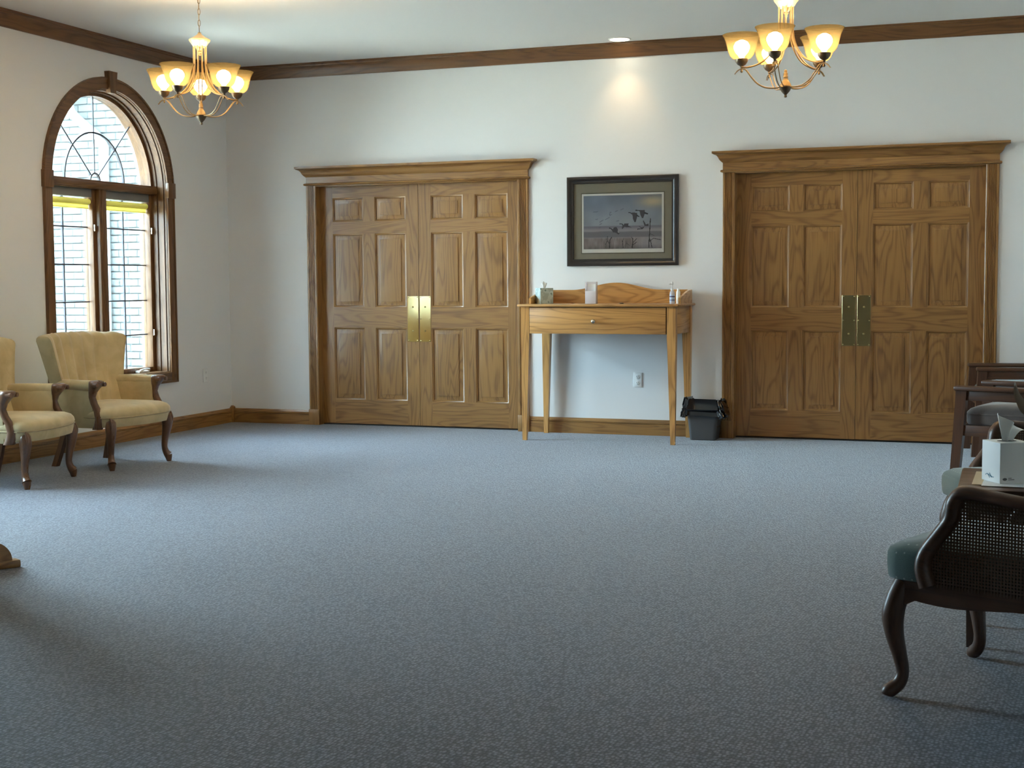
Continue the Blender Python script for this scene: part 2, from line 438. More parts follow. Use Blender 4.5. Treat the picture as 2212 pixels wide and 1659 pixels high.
# crown moulding and baseboards (straight mouldings, profile as (out, z))
CROWN = [(0, H - .109), (.012, H - .109), (.014, H - .098), (.020, H - .090), (.026, H - .072), (.040, H - .046), (.056, H - .030), (.064, H - .026), (.066, H - .018), (.075, H - .016), (.075, H), (0, H)]
m = MB(); m.prism([(-a, z) for a, z in CROWN], 'x', 0.0, X1); o = m.build('trim_1', CRN['x'], smooth=30); struct(o, 'oak crown moulding darkened for shade along the far wall', 'moulding')
m = MB(); m.prism(CROWN, 'y', Y0, 0.0)   # x is out
o = m.build('trim_2', CRN['y'], smooth=30); struct(o, 'oak crown moulding darkened for shade along the left wall', 'moulding')
BASE = [(0, .124), (.005, .123), (.008, .114), (.010, .108), (.017, .103), (.017, .094), (.011, .091), (.011, .087), (.016, .085), (.016, 0), (0, 0)]
for nm, a, b, lab in (('baseboard_back', 0.0, D1[0] - .004, 'oak baseboard on the far wall left of the doors'), ('baseboard_middle', D1[1] + .004, D2[0] - .004, 'oak baseboard on the far wall between the two door pairs'), ('baseboard_right', D2[1] + .004, X1, 'oak baseboard on the far wall right of the doors')):
    m = MB(); m.prism([(-p, z) for p, z in BASE], 'x', a, b); bb = m.build(nm, OAK['x'], smooth=25); struct(bb, lab, 'baseboard')
    if a == 0.0:
        m = MB(); m.box(0, .036, -.036, 0, 0, .135, .0015); m.lathe([(.024, .135), (.026, .139), (.012, .148)], 4, (.016, -.016, 0)); m.build('corner_block', OAK['z'], bb)
m = MB(); m.prism(BASE, 'y', Y0, 0.0); struct(m.build('baseboard_left', OAK['y'], smooth=25), 'oak baseboard along the left wall under the windows', 'baseboard')

# ------------------------------------------------------------------ double doors
LW, LH, LT = 0.905, 2.022, 0.044
COLS = [(.112, .400), (.505, .793)]
ROWS = [(.206, .823), (.998, 1.620), (1.724, 1.926)]
def leaf_mesh():
    m = MB(); f = 0.0; b = LT         # front at y=0, back at +LT
    m.mat(0)                          # vertical grain: stiles and muntins
    for x0, x1 in ((0, COLS[0][0]), (COLS[1][1], LW)): m.box(x0, x1, f, b, 0, LH)
    for z0, z1 in ROWS: m.box(COLS[0][1], COLS[1][0], f, b, z0, z1)
    m.mat(1)                          # horizontal grain: rails
    zs = [0] + [z for r in ROWS for z in r] + [LH]
    for i in range(0, len(zs), 2): m.box(COLS[0][0], COLS[1][1], f, b, zs[i], zs[i + 1])
    for x0, x1 in COLS:               # sticking moulding round each opening
        for z0, z1 in ROWS:
            def ring(i, d): return [(x0 + i, d, z0 + i), (x1 - i, d, z0 + i), (x1 - i, d, z1 - i), (x0 + i, d, z1 - i)]
            st = [ring(0, .0005), ring(.003, .003), ring(.010, .005), ring(.015, .012), ring(.015, .03)]
            k = len(m.v); m.v += [p for r in st for p in r]
            for a in range(4):
                for j in range(4):
                    p = k + a * 4 + j; q = k + a * 4 + (j + 1) % 4
                    m.f.append((p, q, q + 4, p + 4)); m.m.append(0 if j % 2 else 1)
    return m
def panel_mesh(w, h):
    m = MB()
    def ring(i, d): return [(i, d, i), (w - i, d, i), (w - i, d, h - i), (i, d, h - i)]
    m.loft([ring(0, .03), ring(0, .0125), ring(.006, .0125), ring(.034, .0055), ring(.0345, .0025), ring(.04, .002)], True, True)
    return m
def plate_mesh():
    m = MB(); m.mat(0); m.box(0, .1, -.0025, 0, 0, .382, .001); m.mat(1)
    for x in (.010, .090):
        for z in (.010, .191, .372): m.lathe([(.0045, 0), (.0045, .0015), (.001, .0028)], 10, (0, 0, 0)); _turn(m, x, -.0025, z, 22 + 8 if 0 else None)
    for z in (.09, .292): m.lathe([(.007, 0), (.007, .004), (.003, .006)], 12, (0, 0, 0)); _turn(m, .05, -.0025, z, None, 12, 3)
    return m
def _turn(m, x, y, z, _=None, n=10, k=3):
    """move the lathe just added (n*k verts) so that its axis points to -y at (x,y,z)"""
    for i in range(len(m.v) - n * k, len(m.v)):
        a, b, c = m.v[i]; m.v[i] = (x + a, y - c, z + b)
leaf_p = panels_p = None
def casing_mesh(w, z0, z1):
    m = MB(); prof = [(0, 0), (0, -.016), (.004, -.019), (.012, -.019)]
    nfl = 5; x = .016; fwid = (w - .032) / nfl
    for i in range(nfl):
        a = x + i * fwid
        prof += [(a + fwid * .14, -.019), (a + fwid * .3, -.0135), (a + fwid * .7, -.0135), (a + fwid * .86, -.019)]
    prof += [(w - .012, -.019), (w - .004, -.019), (w, -.016), (w, 0)]
    m.prism(prof, 'z', z0, z1); return m
def header_ring(ol, z, a, b):       # plan outline at overhang ol (sides and front)
    return [(a - ol, 0, z), (a - ol, -.02 - ol, z), (b + ol, -.02 - ol, z), (b + ol, 0, z)]
def make_door(n, a, b, lab):
    d = empty('door_%d' % n); struct(d, lab, 'door')
    for x in (a, b - CW):
        casing_mesh(CW, .134, HEAD).build('casing', OAK['z'], d, 35, loc=(x, 0, 0))
        m = MB(); m.box(x - .004, x + CW + .004, -.026, 0, 0, .134, .002); m.build('plinth_block', OAK['z'], d)
    m = MB()
    pr = [(.002, HEAD), (.013, HEAD + .003), (.017, HEAD + .0105), (.013, HEAD + .019), (.002, HEAD + .0215)]
    m.loft([header_ring(o_, z, a, b) for o_, z in pr]); m.build('head_bead', OAK['x'], d, 50)
    m = MB(); m.loft([header_ring(0, HEAD + .0215, a, b), header_ring(0, HEAD + .0735, a, b)]); m.build('frieze', OAK['x'], d, 30)
    m = MB()
    pr = [(0, HEAD + .0735), (.006, HEAD + .078), (.018, HEAD + .090), (.026, HEAD + .102), (.032, HEAD + .116), (.042, HEAD + .128), (.056, HEAD + .135), (.064, HEAD + .1375), (.066, HEAD + .1405), (.072, HEAD + .142), (.072, HEAD + .158)]
    m.loft([header_ring(o_, z, a, b) for o_, z in pr]); m.build('cap_moulding', OAK['x'], d, 25)
    ia, ib = a + CW, b - CW; JD = .152
    for x0, x1 in ((ia - .012, ia + .004), (ib - .004, ib + .012)):
        m = MB(); m.box(x0, x1, -.016, JD, 0, HEAD + .008, .001); m.build('jamb', OAK['z'], d)
    m = MB(); m.box(ia - .01, ib + .01, -.014, JD, HEAD - .006, HEAD + .01, .001); m.build('head_jamb', OAK['x'], d)
    for x0, x1 in ((ia + .004, ia + .016), (ib - .016, ib - .004)):
        m = MB(); m.box(x0, x1, .118, .135, 0, HEAD - .006, .001); m.build('door_stop', OAK['z'], d)
    m = MB(); m.box(ia, ib, .06, .13, 0, .006, .001); m.build('threshold', BLACK, d)
    fy = .068
    mid = (ia + ib) / 2
    for k, x0 in enumerate((mid - .0015 - LW, mid + .0015)):
        lf = leaf_mesh().build('door_leaf', [OAK['z'], OAK['x']], d, 30, loc=(x0, fy, .012))
        for x0_, x1_ in COLS:
            for z0_, z1_ in ROWS:
                p = panel_mesh(x1_ - x0_ - .03, z1_ - z0_ - .03).build('panel', OAK['z'], lf, 25, loc=(x0_ + .015, 0, z0_ + .015))
        pl = plate_mesh().build('push_plate', [BRASS, BRASSD], lf, 18, loc=(LW - .104 if k == 0 else .004, 0, .708))
        pl['label'] = 'polished brass push plate'
    return d
make_door(1, *D1, 'left pair of six panel oak doors with brass push plates under a moulded header')
make_door(2, *D2, 'right pair of six panel oak doors with brass push plates behind the row of chairs')

# ------------------------------------------------------------------ arched windows
def arc_strip(m, r0, r1, x0, x1, a0=0.0, a1=PI, zc=SPR, n=40, cap=True):
    rings = []
    for i in range(n + 1):
        t = a0 + (a1 - a0) * i / n; c, s_ = math.cos(t), math.sin(t)
        rings.append([(x0, r0 * c, zc + r0 * s_), (x1, r0 * c, zc + r0 * s_), (x1, r1 * c, zc + r1 * s_), (x0, r1 * c, zc + r1 * s_)])
    m.loft(rings, True, cap); return m
def sector(m, x0, x1, r0, r1, a0, a1, zc, n=8):
    arc0 = [(r0 * math.cos(a0 + (a1 - a0) * i / n), zc + r0 * math.sin(a0 + (a1 - a0) * i / n)) for i in range(n + 1)]
    arc1 = [(r1 * math.cos(a0 + (a1 - a0) * i / n), zc + r1 * math.sin(a0 + (a1 - a0) * i / n)) for i in range(n + 1)]
    m.prism(arc0 + arc1[::-1], 'x', x0, x1); return m
def make_window():
    w = empty('window_1', (0, WINDOWS[0], 0))
    struct(w, 'tall arched window in oak casing darkened for shade behind the ivory chairs', 'window')
    OH, IH = .805, .72                      # casing outer and inner half width
    for s in (-1, 1):
        m = MB(); y0, y1 = sorted((s * IH, s * OH)); m.box(0, .021, y0, y1, .4195, SPR, .003); yb = sorted((s * (OH - .012), s * (OH + .004))); m.box(0, .027, yb[0], yb[1], .4155, SPR - .05, .003)
        m.build('side_casing', CRN['z'], w)
        m = MB(); y0, y1 = sorted((s * (IH - .004), s * (OH + .012))); m.box(0, .033, y0, y1, 1.908, 2.03, .003); m.build('spring_block', CRN['z'], w)
    m = MB(); m.box(0, .021, -IH, IH, .4195, .5, .003); m.box(0, .027, -OH - .004, OH + .004, .4155, .4315, .003); m.build('bottom_casing', CRN['y'], w)
    m = MB(); arc_strip(m, IH, OH, 0, .021); arc_strip(m, OH - .012, OH + .004, 0, .027); m.build('arch_casing', CRN['y'], w, 35)
    m = MB(); m.loft([[(0, -.035, SPR + .69), (0, .035, SPR + .69), (.04, .035, SPR + .69), (.04, -.035, SPR + .69)], [(0, -.052, SPR + .852), (0, .052, SPR + .852), (.045, .052, SPR + .852), (.045, -.052, SPR + .852)]]); m.build('keystone', CRN['z'], w, 20)
    # stepped reveal: three bands with dark grooves between
    def reveal(name, hw, x0, x1, mat, th=.016):
        m = MB()
        for s in (-1, 1):
            y0, y1 = sorted((s * hw, s * (hw + th))); m.box(x1, x0, y0, y1, SILL, SPR)
        arc_strip(m, hw, hw + th, x1, x0); m.build(name, mat, w, 35)
    reveal('reveal_bead', .7165, .004, -.012, CRN['z'], .0085)
    reveal('reveal_groove', .7185, -.012, -.017, BLACK, .0065)
    reveal('jamb_extension', .709, -.017, -.068, CRN['z'])
    reveal('frame_groove', .7125, -.068, -.073, BLACK, .0125)
    reveal('window_frame', .699, -.073, -.22, CRN['z'], .026)
    m = MB(); m.box(-.20, .006, -.709, .709, SILL - .002, .508, .003); m.build('sill', CRN['y'], w)
    m = MB(); m.box(-.22, -.073, -.70, .70, 1.937, 2.003, .004); m.box(-.073, -.062, -.70, .70, 1.945, 1.985, .005); m.build('transom', CRN['y'], w)
    m = MB(); m.box(-.22, -.08, -.045, .045, .505, 1.937, .006); m.box(-.083, -.076, -.022, .022, .505, 1.937, .003); m.build('mullion', CRN['z'], w)
    # fanlight: ring, rays, panes
    m = MB(); arc_strip(m, .672, .70, -.19, -.105, zc=2.003 - .035); m.build('fan_frame', CRN['z'], w, 35)
    ZC, GX = 2.003, (-.152, -.147)
    ang = [0, PI / 4, PI / 2, 3 * PI / 4, PI]
    m = MB(); arc_strip(m, .360, .372, -.157, -.142, zc=ZC); m.build('fan_bar', LEAD, w, 35)
    m = MB(); arc_strip(m, .054, .065, -.157, -.142, zc=ZC, n=20); m.build('fan_bar', LEAD, w, 35)
    for t in ang[1:-1]:
        m = MB(); m.tube([(-.1495, .062 * math.cos(t), ZC + .062 * math.sin(t)), (-.1495, .668 * math.cos(t), ZC + .66 * math.sin(t))], .0055, 6); m.build('fan_bar', LEAD, w)
    for i in range(4):
        for ra, rb in ((.060, .366), (.366, .685)):
            m = MB(); sector(m, *GX, ra, rb, ang[i], ang[i + 1], ZC, 10); m.build('pane', GLASS, w, 30)
    m = MB(); sector(m, *GX, .001, .060, 0, PI, ZC, 14); m.build('pane', GLASS, w, 30)
    # casements
    for s in (-1, 1):
        y0, y1 = sorted((s * .045, s * .70)); zb, zt = .508, 1.937
        m = MB(); m.mat(0)
        for a, b in ((y0, y0 + .036), (y1 - .036, y1)): m.box(-.20, -.118, a, b, zb, zt, .003)
        m.box(-.20, -.118, y0 + .036, y1 - .036, zb, zb + .038, .003)
        m.mat(1); m.box(-.20, -.122, y0 + .036, y1 - .036, zt - .062, zt, .003)
        sash = m.build('sash', [CRN['z'], SASHG], w)
        ga, gb, gz0, gz1 = y0 + .036, y1 - .036, zb + .038, zt - .062
        yc = (ga + gb) / 2; zs = [gz0] + [.81, 1.085, 1.368, 1.65] + [gz1]
        ys = [ga, yc, gb]
        for i in range(2):
            for j in range(5):
                m = MB(); m.box(-.172, -.168, ys[i], ys[i + 1], zs[j], zs[j + 1]); m.build('pane', GLASS, sash, 0)
        m = MB(); m.box(-.180, -.166, yc - .006, yc + .006, gz0, gz1, .002); m.build('grille_bar', LEAD, sash)
        for z in zs[1:-1]:
            m = MB(); m.box(-.178, -.164, ga, gb, z - .005, z + .005, .002); m.build('grille_bar', LEAD, sash)
        m = MB(); m.tube([(-.15, ga + .004, 1.842), (-.15, gb - .004, 1.842)], .022, 12); m.box(-.153, -.151, ga + .006, gb - .006, 1.795, 1.842); m.box(-.158, -.146, ga + .006, gb - .006, 1.788, 1.797, .002)
        m.build('rolled_blind', SHADEF, sash)
        for z in (.80, 1.62):
            m = MB(); m.box(-.118, -.104, y1 - .03, y1 - .018, z, z + .05, .002); m.build('sash_lock', NICKEL, sash)
        m = MB(); m.box(-.115, -.07, y0 + .36, y0 + .50, .508, .528, .006); m.tube([(-.08, y0 + .38, .528), (-.06, y0 + .42, .54), (-.055, y0 + .47, .535)], [.009, .008, .01], 8); m.build('crank_handle', WHITEP, sash)
    return w
win = make_window()
for k, wy in enumerate(WINDOWS[1:]):
    c = copy_tree(win); c.name = 'window_%d' % (k + 2); c.location.y = wy
    c['label'] = ('arched window further along the left wall, outside the photograph', 'arched window nearest the viewpoint on the left wall, outside the photograph')[k]

# ------------------------------------------------------------------ outdoors
EY = 0.35
wing = empty('wall_exterior'); struct(wing, 'whitewashed brick wall of the next wing seen through the arched window', 'wall')
m = MB(); m.box(-6.5, -2.40, EY, EY + .2, -.5, 4.2); m.box(-2.40, -.95, EY, EY + .2, 3.25, 4.2); m.box(-2.40, -.95, EY, EY + .2, -.5, .25); m.box(-.95, -.26, EY, EY + .2, -.5, 4.2)
m.build('brickwork', BRICKW, wing, 0)
m = MB(); m.box(-2.42, -.93, EY + .012, EY + .2, .24, 3.27); m.build('mortar_bed', MORTAR, wing, 0)
bw, ch = .203, .0677
protos = []
for L in (bw - .010, bw / 2 - .010):
    m = MB(); m.box(0, L, 0, .06, 0, ch - .010, .002); protos.append(m)
pb = None; n = 0; ci = 0; z = .255
meshes = {}
def brick(x, z, L):
    key = round(L, 3)
    if key not in meshes:
        mb = MB(); mb.box(0, L, 0, .06, 0, ch - .0105, .0025); o = mb.build('brick', BRICK, wing, 40); meshes[key] = o.data
    else:
        o = bpy.data.objects.new('brick', meshes[key]); COL.objects.link(o); o.parent = wing
    o.location = (x, EY + rnd.uniform(-.003, .002), z)
while z + ch < 3.26:
    x = -2.395
    if ci % 2:
        brick(x, z, bw / 2 - .010); x += bw / 2
    while x + bw < -.94:
        brick(x, z, bw - .010); x += bw
    if -.95 - x > .04: brick(x, z, -.95 - x - .002)
    z += ch; ci += 1
dp = MB(); P = spline([(-1.86, EY - .10, 3.02), (-1.815, EY - .10, 2.88), (-1.76, EY - .08, 2.77), (-1.53, EY - .05, 2.57), (-1.475, EY - .05, 2.46), (-1.478, EY - .05, 2.3), (-1.50, EY - .05, .2), (-1.50, EY - .05, -.4)], 5)
dp.tube(P, .039, 14)
dpo = dp.build('downspout', PIPEW); tag(dpo, 'white downspout with an elbow fixed to the whitewashed brick outside', 'pipe')
m = MB(); m.box(-40, -.25, -40, EY, -.55, -.5); struct(m.build('ground_exterior', GROUND, smooth=0), 'pale paving outside the arched windows', 'ground')
m = MB(); m.box(-6.5, -.26, EY - .55, EY + .5, 3.35, 3.45); m.box(-6.5, -.26, EY - .58, EY - .53, 3.33, 3.52); struct(m.build('roof_exterior', PIPEW, smooth=0), 'white eaves above the brick wing, just out of sight', 'eaves')

# ------------------------------------------------------------------ console table
def make_table():
    t = thing('console_table', 'honey oak console table with one drawer and tapered legs between the doors', 'table', (0, 0, 0))
    m = MB(); m.box(2.895, 4.15, -.632, -.028, 1.028, 1.045, .006); m.build('tabletop', TBL['x'], t)
    for x0, x1, ins in ((2.917, 2.983, 1), (4.060, 4.126, -1)):
        for y0, y1, yi in ((-.602, -.545, 1), (-.095, -.038, -1)):
            # square upper block, then a taper on the inner faces
            def sq(a, b, c, d, z): return [(a, c, z), (b, c, z), (b, d, z), (a, d, z)]
            tx = .033
            a1, b1 = (x0 + .006, x1 - tx + .006) if ins > 0 else (x0 + tx - .006, x1 - .006)
            c1, d1 = (y0 + .006, y1 - .022) if yi > 0 else (y0 + .022, y1 - .006)
            m = MB(); m.loft([sq(a1, b1, c1, d1, 0), sq(x0, x1, y0, y1, .80), sq(x0, x1, y0, y1, 1.028)]); m.build('leg', TBL['z'], t, 20)
    m = MB(); m.box(2.983, 4.06, -.595, -.575, 1.022, 1.0285); m.box(2.983, 4.06, -.09, -.05, .822, 1.028); m.build('back_apron', TBL['x'], t)
    for x0, x1 in ((2.925, 2.945), (4.10, 4.12)):
        m = MB(); m.box(x0, x1, -.545, -.095, .822, 1.028, .001); m.build('side_apron', TBL['y'], t)
    m = MB(); m.box(2.983, 4.06, -.575, -.56, .822, 1.022); m.build('drawer_cavity', BLACK, t)
    m = MB(); m.box(2.987, 4.051, -.604, -.582, .822, 1.0185, .002); dr = m.build('drawer', TBL['x'], t)
    m = MB(); m.lathe([(.010, 0), (.007, .006), (.006, .012), (.0135, .018), (.0165, .025), (.012, .032), (.004, .035)], 16)
    k = m.build('knob', NICKEL, dr, 40, loc=(3.50, -.604, .917)); k.rotation_euler.x = PI / 2; k['label'] = 'round satin metal knob'
    # gallery: scrolled back board and two side boards
    top = []
    for i in range(41):
        x = 2.94 + (4.118 - 2.94) * i / 40; q = (x - 3.52) / .36
        zz = 1.150 + (.056 * (0.5 + 0.5 * math.cos(PI * min(1, abs(q)))))
        if i == 0 or i == 40: zz -= .008
        top.append((x, zz))
    m = MB(); m.prism([(2.94, 1.045), (4.118, 1.045)] + top[::-1], 'y', -.06, -.042); m.build('gallery_back', TBL['x'], t, 30)
    for x0 in (2.928, 4.110):
        pl = [(-.44, 1.045), (-.44, 1.088), (-.425, 1.094), (-.20, 1.138), (-.12, 1.147), (-.05, 1.150), (-.042, 1.144), (-.042, 1.045)]
        m = MB(); m.prism(pl, 'x', x0, x0 + .016); m.build('gallery_side', TBL['y'], t, 30)
    return t
make_table()
TT = 1.0455
def tissue_puff(m, c, s, seed, tilt=(0, 0), fall=0.0):
    """pulled tissue: a folded fan of thin sheet rising from the slot"""
    r = random.Random(seed); nu, nv = 13, 8; rows = []
    for j in range(nv):
        v = j / (nv - 1); row = []
        for i in range(nu):
            u = i / (nu - 1) * 2 - 1
            wv = .35 + .65 * v
            x = u * .5 * wv * s + tilt[0] * v * s; y = .16 * s * math.sin(u * 5.2 + seed) * (0.3 + v) + tilt[1] * v * s
            z = s * v * (1.0 - .38 * u * u * v * (fall == 0) + .10 * (fall == 0) * math.sin(u * 7 + seed) - fall * (u + 1) / 2 * v)
            row.append((c[0] + x, c[1] + y, c[2] + z))
        rows.append(row)
    m.loft(rows, False, False)
    m.loft([[(p[0] + .0012, p[1] + .0012, p[2]) for p in row] for row in rows], False, False)
def make_tissue(label, loc, rz, w, h, mat, name='tissue_box', puff=.055, seed=1, tilt=(0, 0), fall=0.0):
    t = thing(name, label, 'tissue box', loc, rz)
    a = w / 2
    m = MB()
    m.mat(0); m.box(-a, a, -a, a, 0, h, .0015)
    m.mat(1); n0 = 16; m.add([(.034 * math.cos(2 * PI * i / n0), .022 * math.sin(2 * PI * i / n0), h + .0004) for i in range(n0)], [tuple(range(n0))])
    m.build('carton', [mat, BLACK], t)
    m = MB(); tissue_puff(m, (0, 0, h - .004), puff, seed, tilt, fall); m.build('tissue', TISSUE, t, 60)
    return t
make_tissue('small floral tissue box on the left end of the oak console table', (3.018, -.335, TT), math.radians(40), .108, .122, FLORAL, puff=.052, seed=2)
# clear acrylic brochure holder
t = thing('brochure_holder', 'frosted clear acrylic leaflet holder standing upright on the console table', 'leaflet holder', (3.418, -.40, TT), math.radians(0))
m = MB(); m.box(-.043, .043, -.018, -.015, 0, .098, .001); m.box(-.043, .043, .027, .030, 0, .168, .001)
m.box(-.043, -.040, -.018, .030, 0, .168, .001); m.box(.040, .043, -.018, .030, 0, .168, .001); m.box(-.043, .043, -.018, .030, 0, .003, .001); m.build('acrylic_case', ACRYL, t)
m = MB(); m.box(-.037, .037, .006, .018, .004, .150, .001); m.build('leaflets', PAPER, t)
# sanitizer bottle and a small tube behind it
t = thing('pump_bottle', 'clear pump bottle with white nozzle and blue label on the console table', 'bottle', (4.074, -.49, TT))
m = MB(); m.lathe([(.016, 0), (.0195, .004), (.0195, .075), (.017, .090), (.0095, .098), (.0095, .104)], 20); m.build('bottle_body', ACRYL, t)
m = MB(); m.lathe([(.0199, .018), (.0199, .068)], 20); m.build('bottle_label', simple('label_print', (0.42, 0.53, 0.66), .5), t)
m = MB(); m.lathe([(.0202, .050), (.0202, .060)], 20); m.lathe([(.0202, .026), (.0202, .032)], 20); m.build('label_band', simple('label_dark', (.10, .08, .16), .5), t)
m = MB(); m.lathe([(.0115, .100), (.0115, .114), (.005, .118), (.004, .140), (.007, .142), (.0075, .150), (.0045, .166)], 14); m.tube([(0, 0, .147), (-.012, -.01, .149), (-.02, -.016, .145)], .004, 8); m.build('pump_nozzle', WHITEP, t)
t = thing('lotion_tube', 'small plain white bottle beside the pump bottle on the console table', 'bottle', (4.090, -.36, TT))
m = MB(); m.lathe([(.014, 0), (.016, .004), (.016, .088), (.011, .096), (.009, .104)], 16); m.build('tube_body', WHITEP, t)
m = MB(); m.lathe([(.010, .104), (.010, .112), (.007, .114)], 14); m.build('tube_cap', PAPER, t)
m = MB(); m.lathe([(.014, 0), (.0165, .003), (.015, .007), (.006, .009)], 14, (3.665, -.42, TT)); tag(m.build('desk_clip', BRONZE), 'small dark metal button lying near the middle of the console table', 'clip')
m = MB(); m.lathe([(.015, 0), (.016, .002), (.012, .006)], 14, (3.212, -.22, TT)); tag(m.build('wooden_disc', TBL['x']), 'small pale wooden disc lying by the floral tissue box', 'disc')

# ------------------------------------------------------------------ framed print
def make_picture():
    t = thing('framed_print', 'black framed print of geese in flight hanging above the console table', 'picture', (3.108, -.004, 1.338))
    W_, H_ = .904, .703
    def ring(i, d, w=W_, h=H_): return [(i, d, i), (w - i, d, i), (w - i, d, h - i), (i, d, h - i)]
    m = MB(); st = [ring(0, 0), ring(0, -.024), ring(.006, -.030), ring(.018, -.030), ring(.030, -.026), ring(.042, -.0185), ring(.0425, -.021), ring(.052, -.020), ring(.055, -.012), ring(.055, 0)]
    m.loft(st, True, False); m.build('frame', FRAMEB, t, 30)
    m = MB(); m.box(.05, W_ - .05, -.008, -.002, .05, H_ - .05); m.build('mat_board', MAT_BOARD, t, 0)
    # bevelled window of the mat and the white paper below
    px0, px1, pz0, pz1 = .1205, .786, .104, .568
    m = MB(); m.box(px0, px1, -.0086, -.0075, pz0, pz1); m.build('print_paper', simple('print_paper', (.80, .79, .74), .8), t, 0)
    def rim(i, d): return [(px0 - i, d, pz0 - i), (px1 + i, d, pz0 - i), (px1 + i, d, pz1 + i), (px0 - i, d, pz1 + i)]
    m = MB(); m.loft([rim(.007, -.0082), rim(.006, -.0105), rim(0, -.0095), rim(0, -.0082)], True, False); m.build('mat_fillet', simple('fillet', (.16, .145, .10), .6), t, 20)
    # the printed image: one flat sheet whose colour is stored per face
    ax0, ax1, az0, az1 = .135, .770, .133, .553
    nx, nz = 210, 140
    u = (np.arange(nx) + .5) / nx; v = (np.arange(nz) + .5) / nz
    Uv, Vv = np.meshgrid(u, v)                    # v downwards
    def lerp(a, b, f): return np.array(a)[None, None, :] * (1 - f[..., None]) + np.array(b)[None, None, :] * f[..., None]
    def sm(a, b, x): q = np.clip((x - a) / (b - a), 0, 1); return q * q * (3 - 2 * q)
    rs = np.random.RandomState(3)
    def nz_(kx, ky, seed):
        r = np.random.RandomState(seed); g = r.rand(ky + 2, kx + 2); X = Uv * kx; Y = Vv * ky
        x0 = X.astype(int); y0 = Y.astype(int); fx = X - x0; fy = Y - y0; fx = fx * fx * (3 - 2 * fx); fy = fy * fy * (3 - 2 * fy)
        return (g[y0, x0] * (1 - fx) + g[y0, x0 + 1] * fx) * (1 - fy) + (g[y0 + 1, x0] * (1 - fx) + g[y0 + 1, x0 + 1] * fx) * fy
    C = lerp((.33, .38, .46), (.45, .49, .54), sm(.1, .5, Vv))
    C = C * (0.86 + .28 * nz_(5, 4, 1) + .08 * nz_(14, 9, 2) - .08)[..., None]
    glow = np.exp(-(((Uv - .90) / .17) ** 2 + ((Vv - .13 - .0 * Uv) / .10) ** 2)); C = C * (1 - glow[..., None]) + np.array((.66, .58, .42)) * glow[..., None]
    far = sm(.555, .585, Vv); C = C * (1 - far[..., None]) + far[..., None] * lerp((.30, .30, .34), (.46, .44, .46), sm(.58, .66, Vv))
    hill = sm(.66, .69, Vv + .02 * (nz_(8, 2, 4) - .5)) * (1 - sm(.77, .80, Vv)); C = C * (1 - .75 * hill[..., None]) + .75 * hill[..., None] * np.array((.235, .23, .255))
    reeds = sm(.77, .82, Vv); tex = nz_(60, 10, 5) * .5 + nz_(20, 8, 6) * .5
    C = C * (1 - reeds[..., None]) + reeds[..., None] * lerp((.27, .225, .215), (.50, .45, .43), tex)
    pond = reeds * sm(.62, .78, Uv) * (1 - .5 * tex); C = C * (1 - .6 * pond[..., None]) + .6 * pond[..., None] * np.array((.52, .53, .58))
    C = C * (1 - .25 * sm(.9, 1, Vv))[..., None]
    def uvp(x, y): uu_ = (x - 388) / 1132; return uu_, (y - (460 - 50 * uu_)) / (775 + 20 * uu_)
    def fill(pts, col, a=1.0):
        nonlocal C
        q = [uvp(*p) for p in pts]; ins = np.zeros(Uv.shape, bool)
        for i in range(len(q)):
            (x1, y1), (x2, y2) = q[i], q[(i + 1) % len(q)]
            c = ((y1 > Vv) != (y2 > Vv)) & (Uv < (x2 - x1) * (Vv - y1) / (y2 - y1 + 1e-9) + x1); ins ^= c
        C[ins] = C[ins] * (1 - a) + np.array(col) * a
    def stroke(pts, w, col, a=1.0):
        for (x1, y1), (x2, y2) in zip(pts[:-1], pts[1:]):
            L = math.hypot(x2 - x1, y2 - y1) + 1e-6; nx_, ny_ = -(y2 - y1) / L * w / 2, (x2 - x1) / L * w / 2
            fill([(x1 + nx_, y1 + ny_), (x2 + nx_, y2 + ny_), (x2 - nx_, y2 - ny_), (x1 - nx_, y1 - ny_)], col, a)
    for a, b in (((620, 838), (680, 800)), ((700, 800), (770, 762)), ((770, 735), (775, 690)), ((770, 690), (800, 690)), ((770, 735), (805, 718)), ((845, 680), (890, 660)), ((925, 655), (970, 632)), ((620, 872), (655, 855)), ((610, 922), (640, 905)), ((865, 818), (905, 808)), ((530, 690), (600, 680)), ((560, 800), (600, 790))):
        stroke([a, b], 11, (.22, .24, .29), .75)
    dk = (.055, .055, .065); md = (.13, .125, .135)
    stroke([(1040, 690), (1075, 690), (1100, 715)], 14, dk); fill([(1090, 690), (1165, 688), (1172, 735), (1148, 825), (1130, 830), (1108, 780), (1100, 725)], md); fill([(1160, 715), (1205, 742), (1190, 752), (1155, 735)], dk)
    stroke([(1145, 655), (1195, 655), (1215, 670)], 14, dk); fill([(1200, 652), (1275, 648), (1282, 690), (1255, 765), (1236, 768), (1215, 720)], md); fill([(1270, 675), (1325, 695), (1318, 712), (1268, 700)], dk)
    stroke([(910, 858), (950, 855), (965, 880)], 14, dk); fill([(945, 925), (955, 885), (985, 850), (1045, 845), (1040, 880), (1085, 905), (1040, 905), (985, 900), (955, 928)], md)
    stroke([(760, 918), (790, 925), (810, 950)], 14, dk); fill([(805, 955), (830, 910), (870, 900), (890, 940), (885, 970), (915, 995), (900, 1015), (860, 985), (820, 985)], md); fill([(885, 975), (900, 968), (905, 985)], (.6, .6, .6))
    stroke([(1170, 930), (1215, 925), (1245, 918)], 12, dk); fill([(1185, 878), (1235, 905), (1275, 885), (1250, 805), (1262, 800), (1290, 855), (1335, 848), (1330, 885), (1285, 880), (1240, 932)], md)
    tw = (.06, .05, .05)
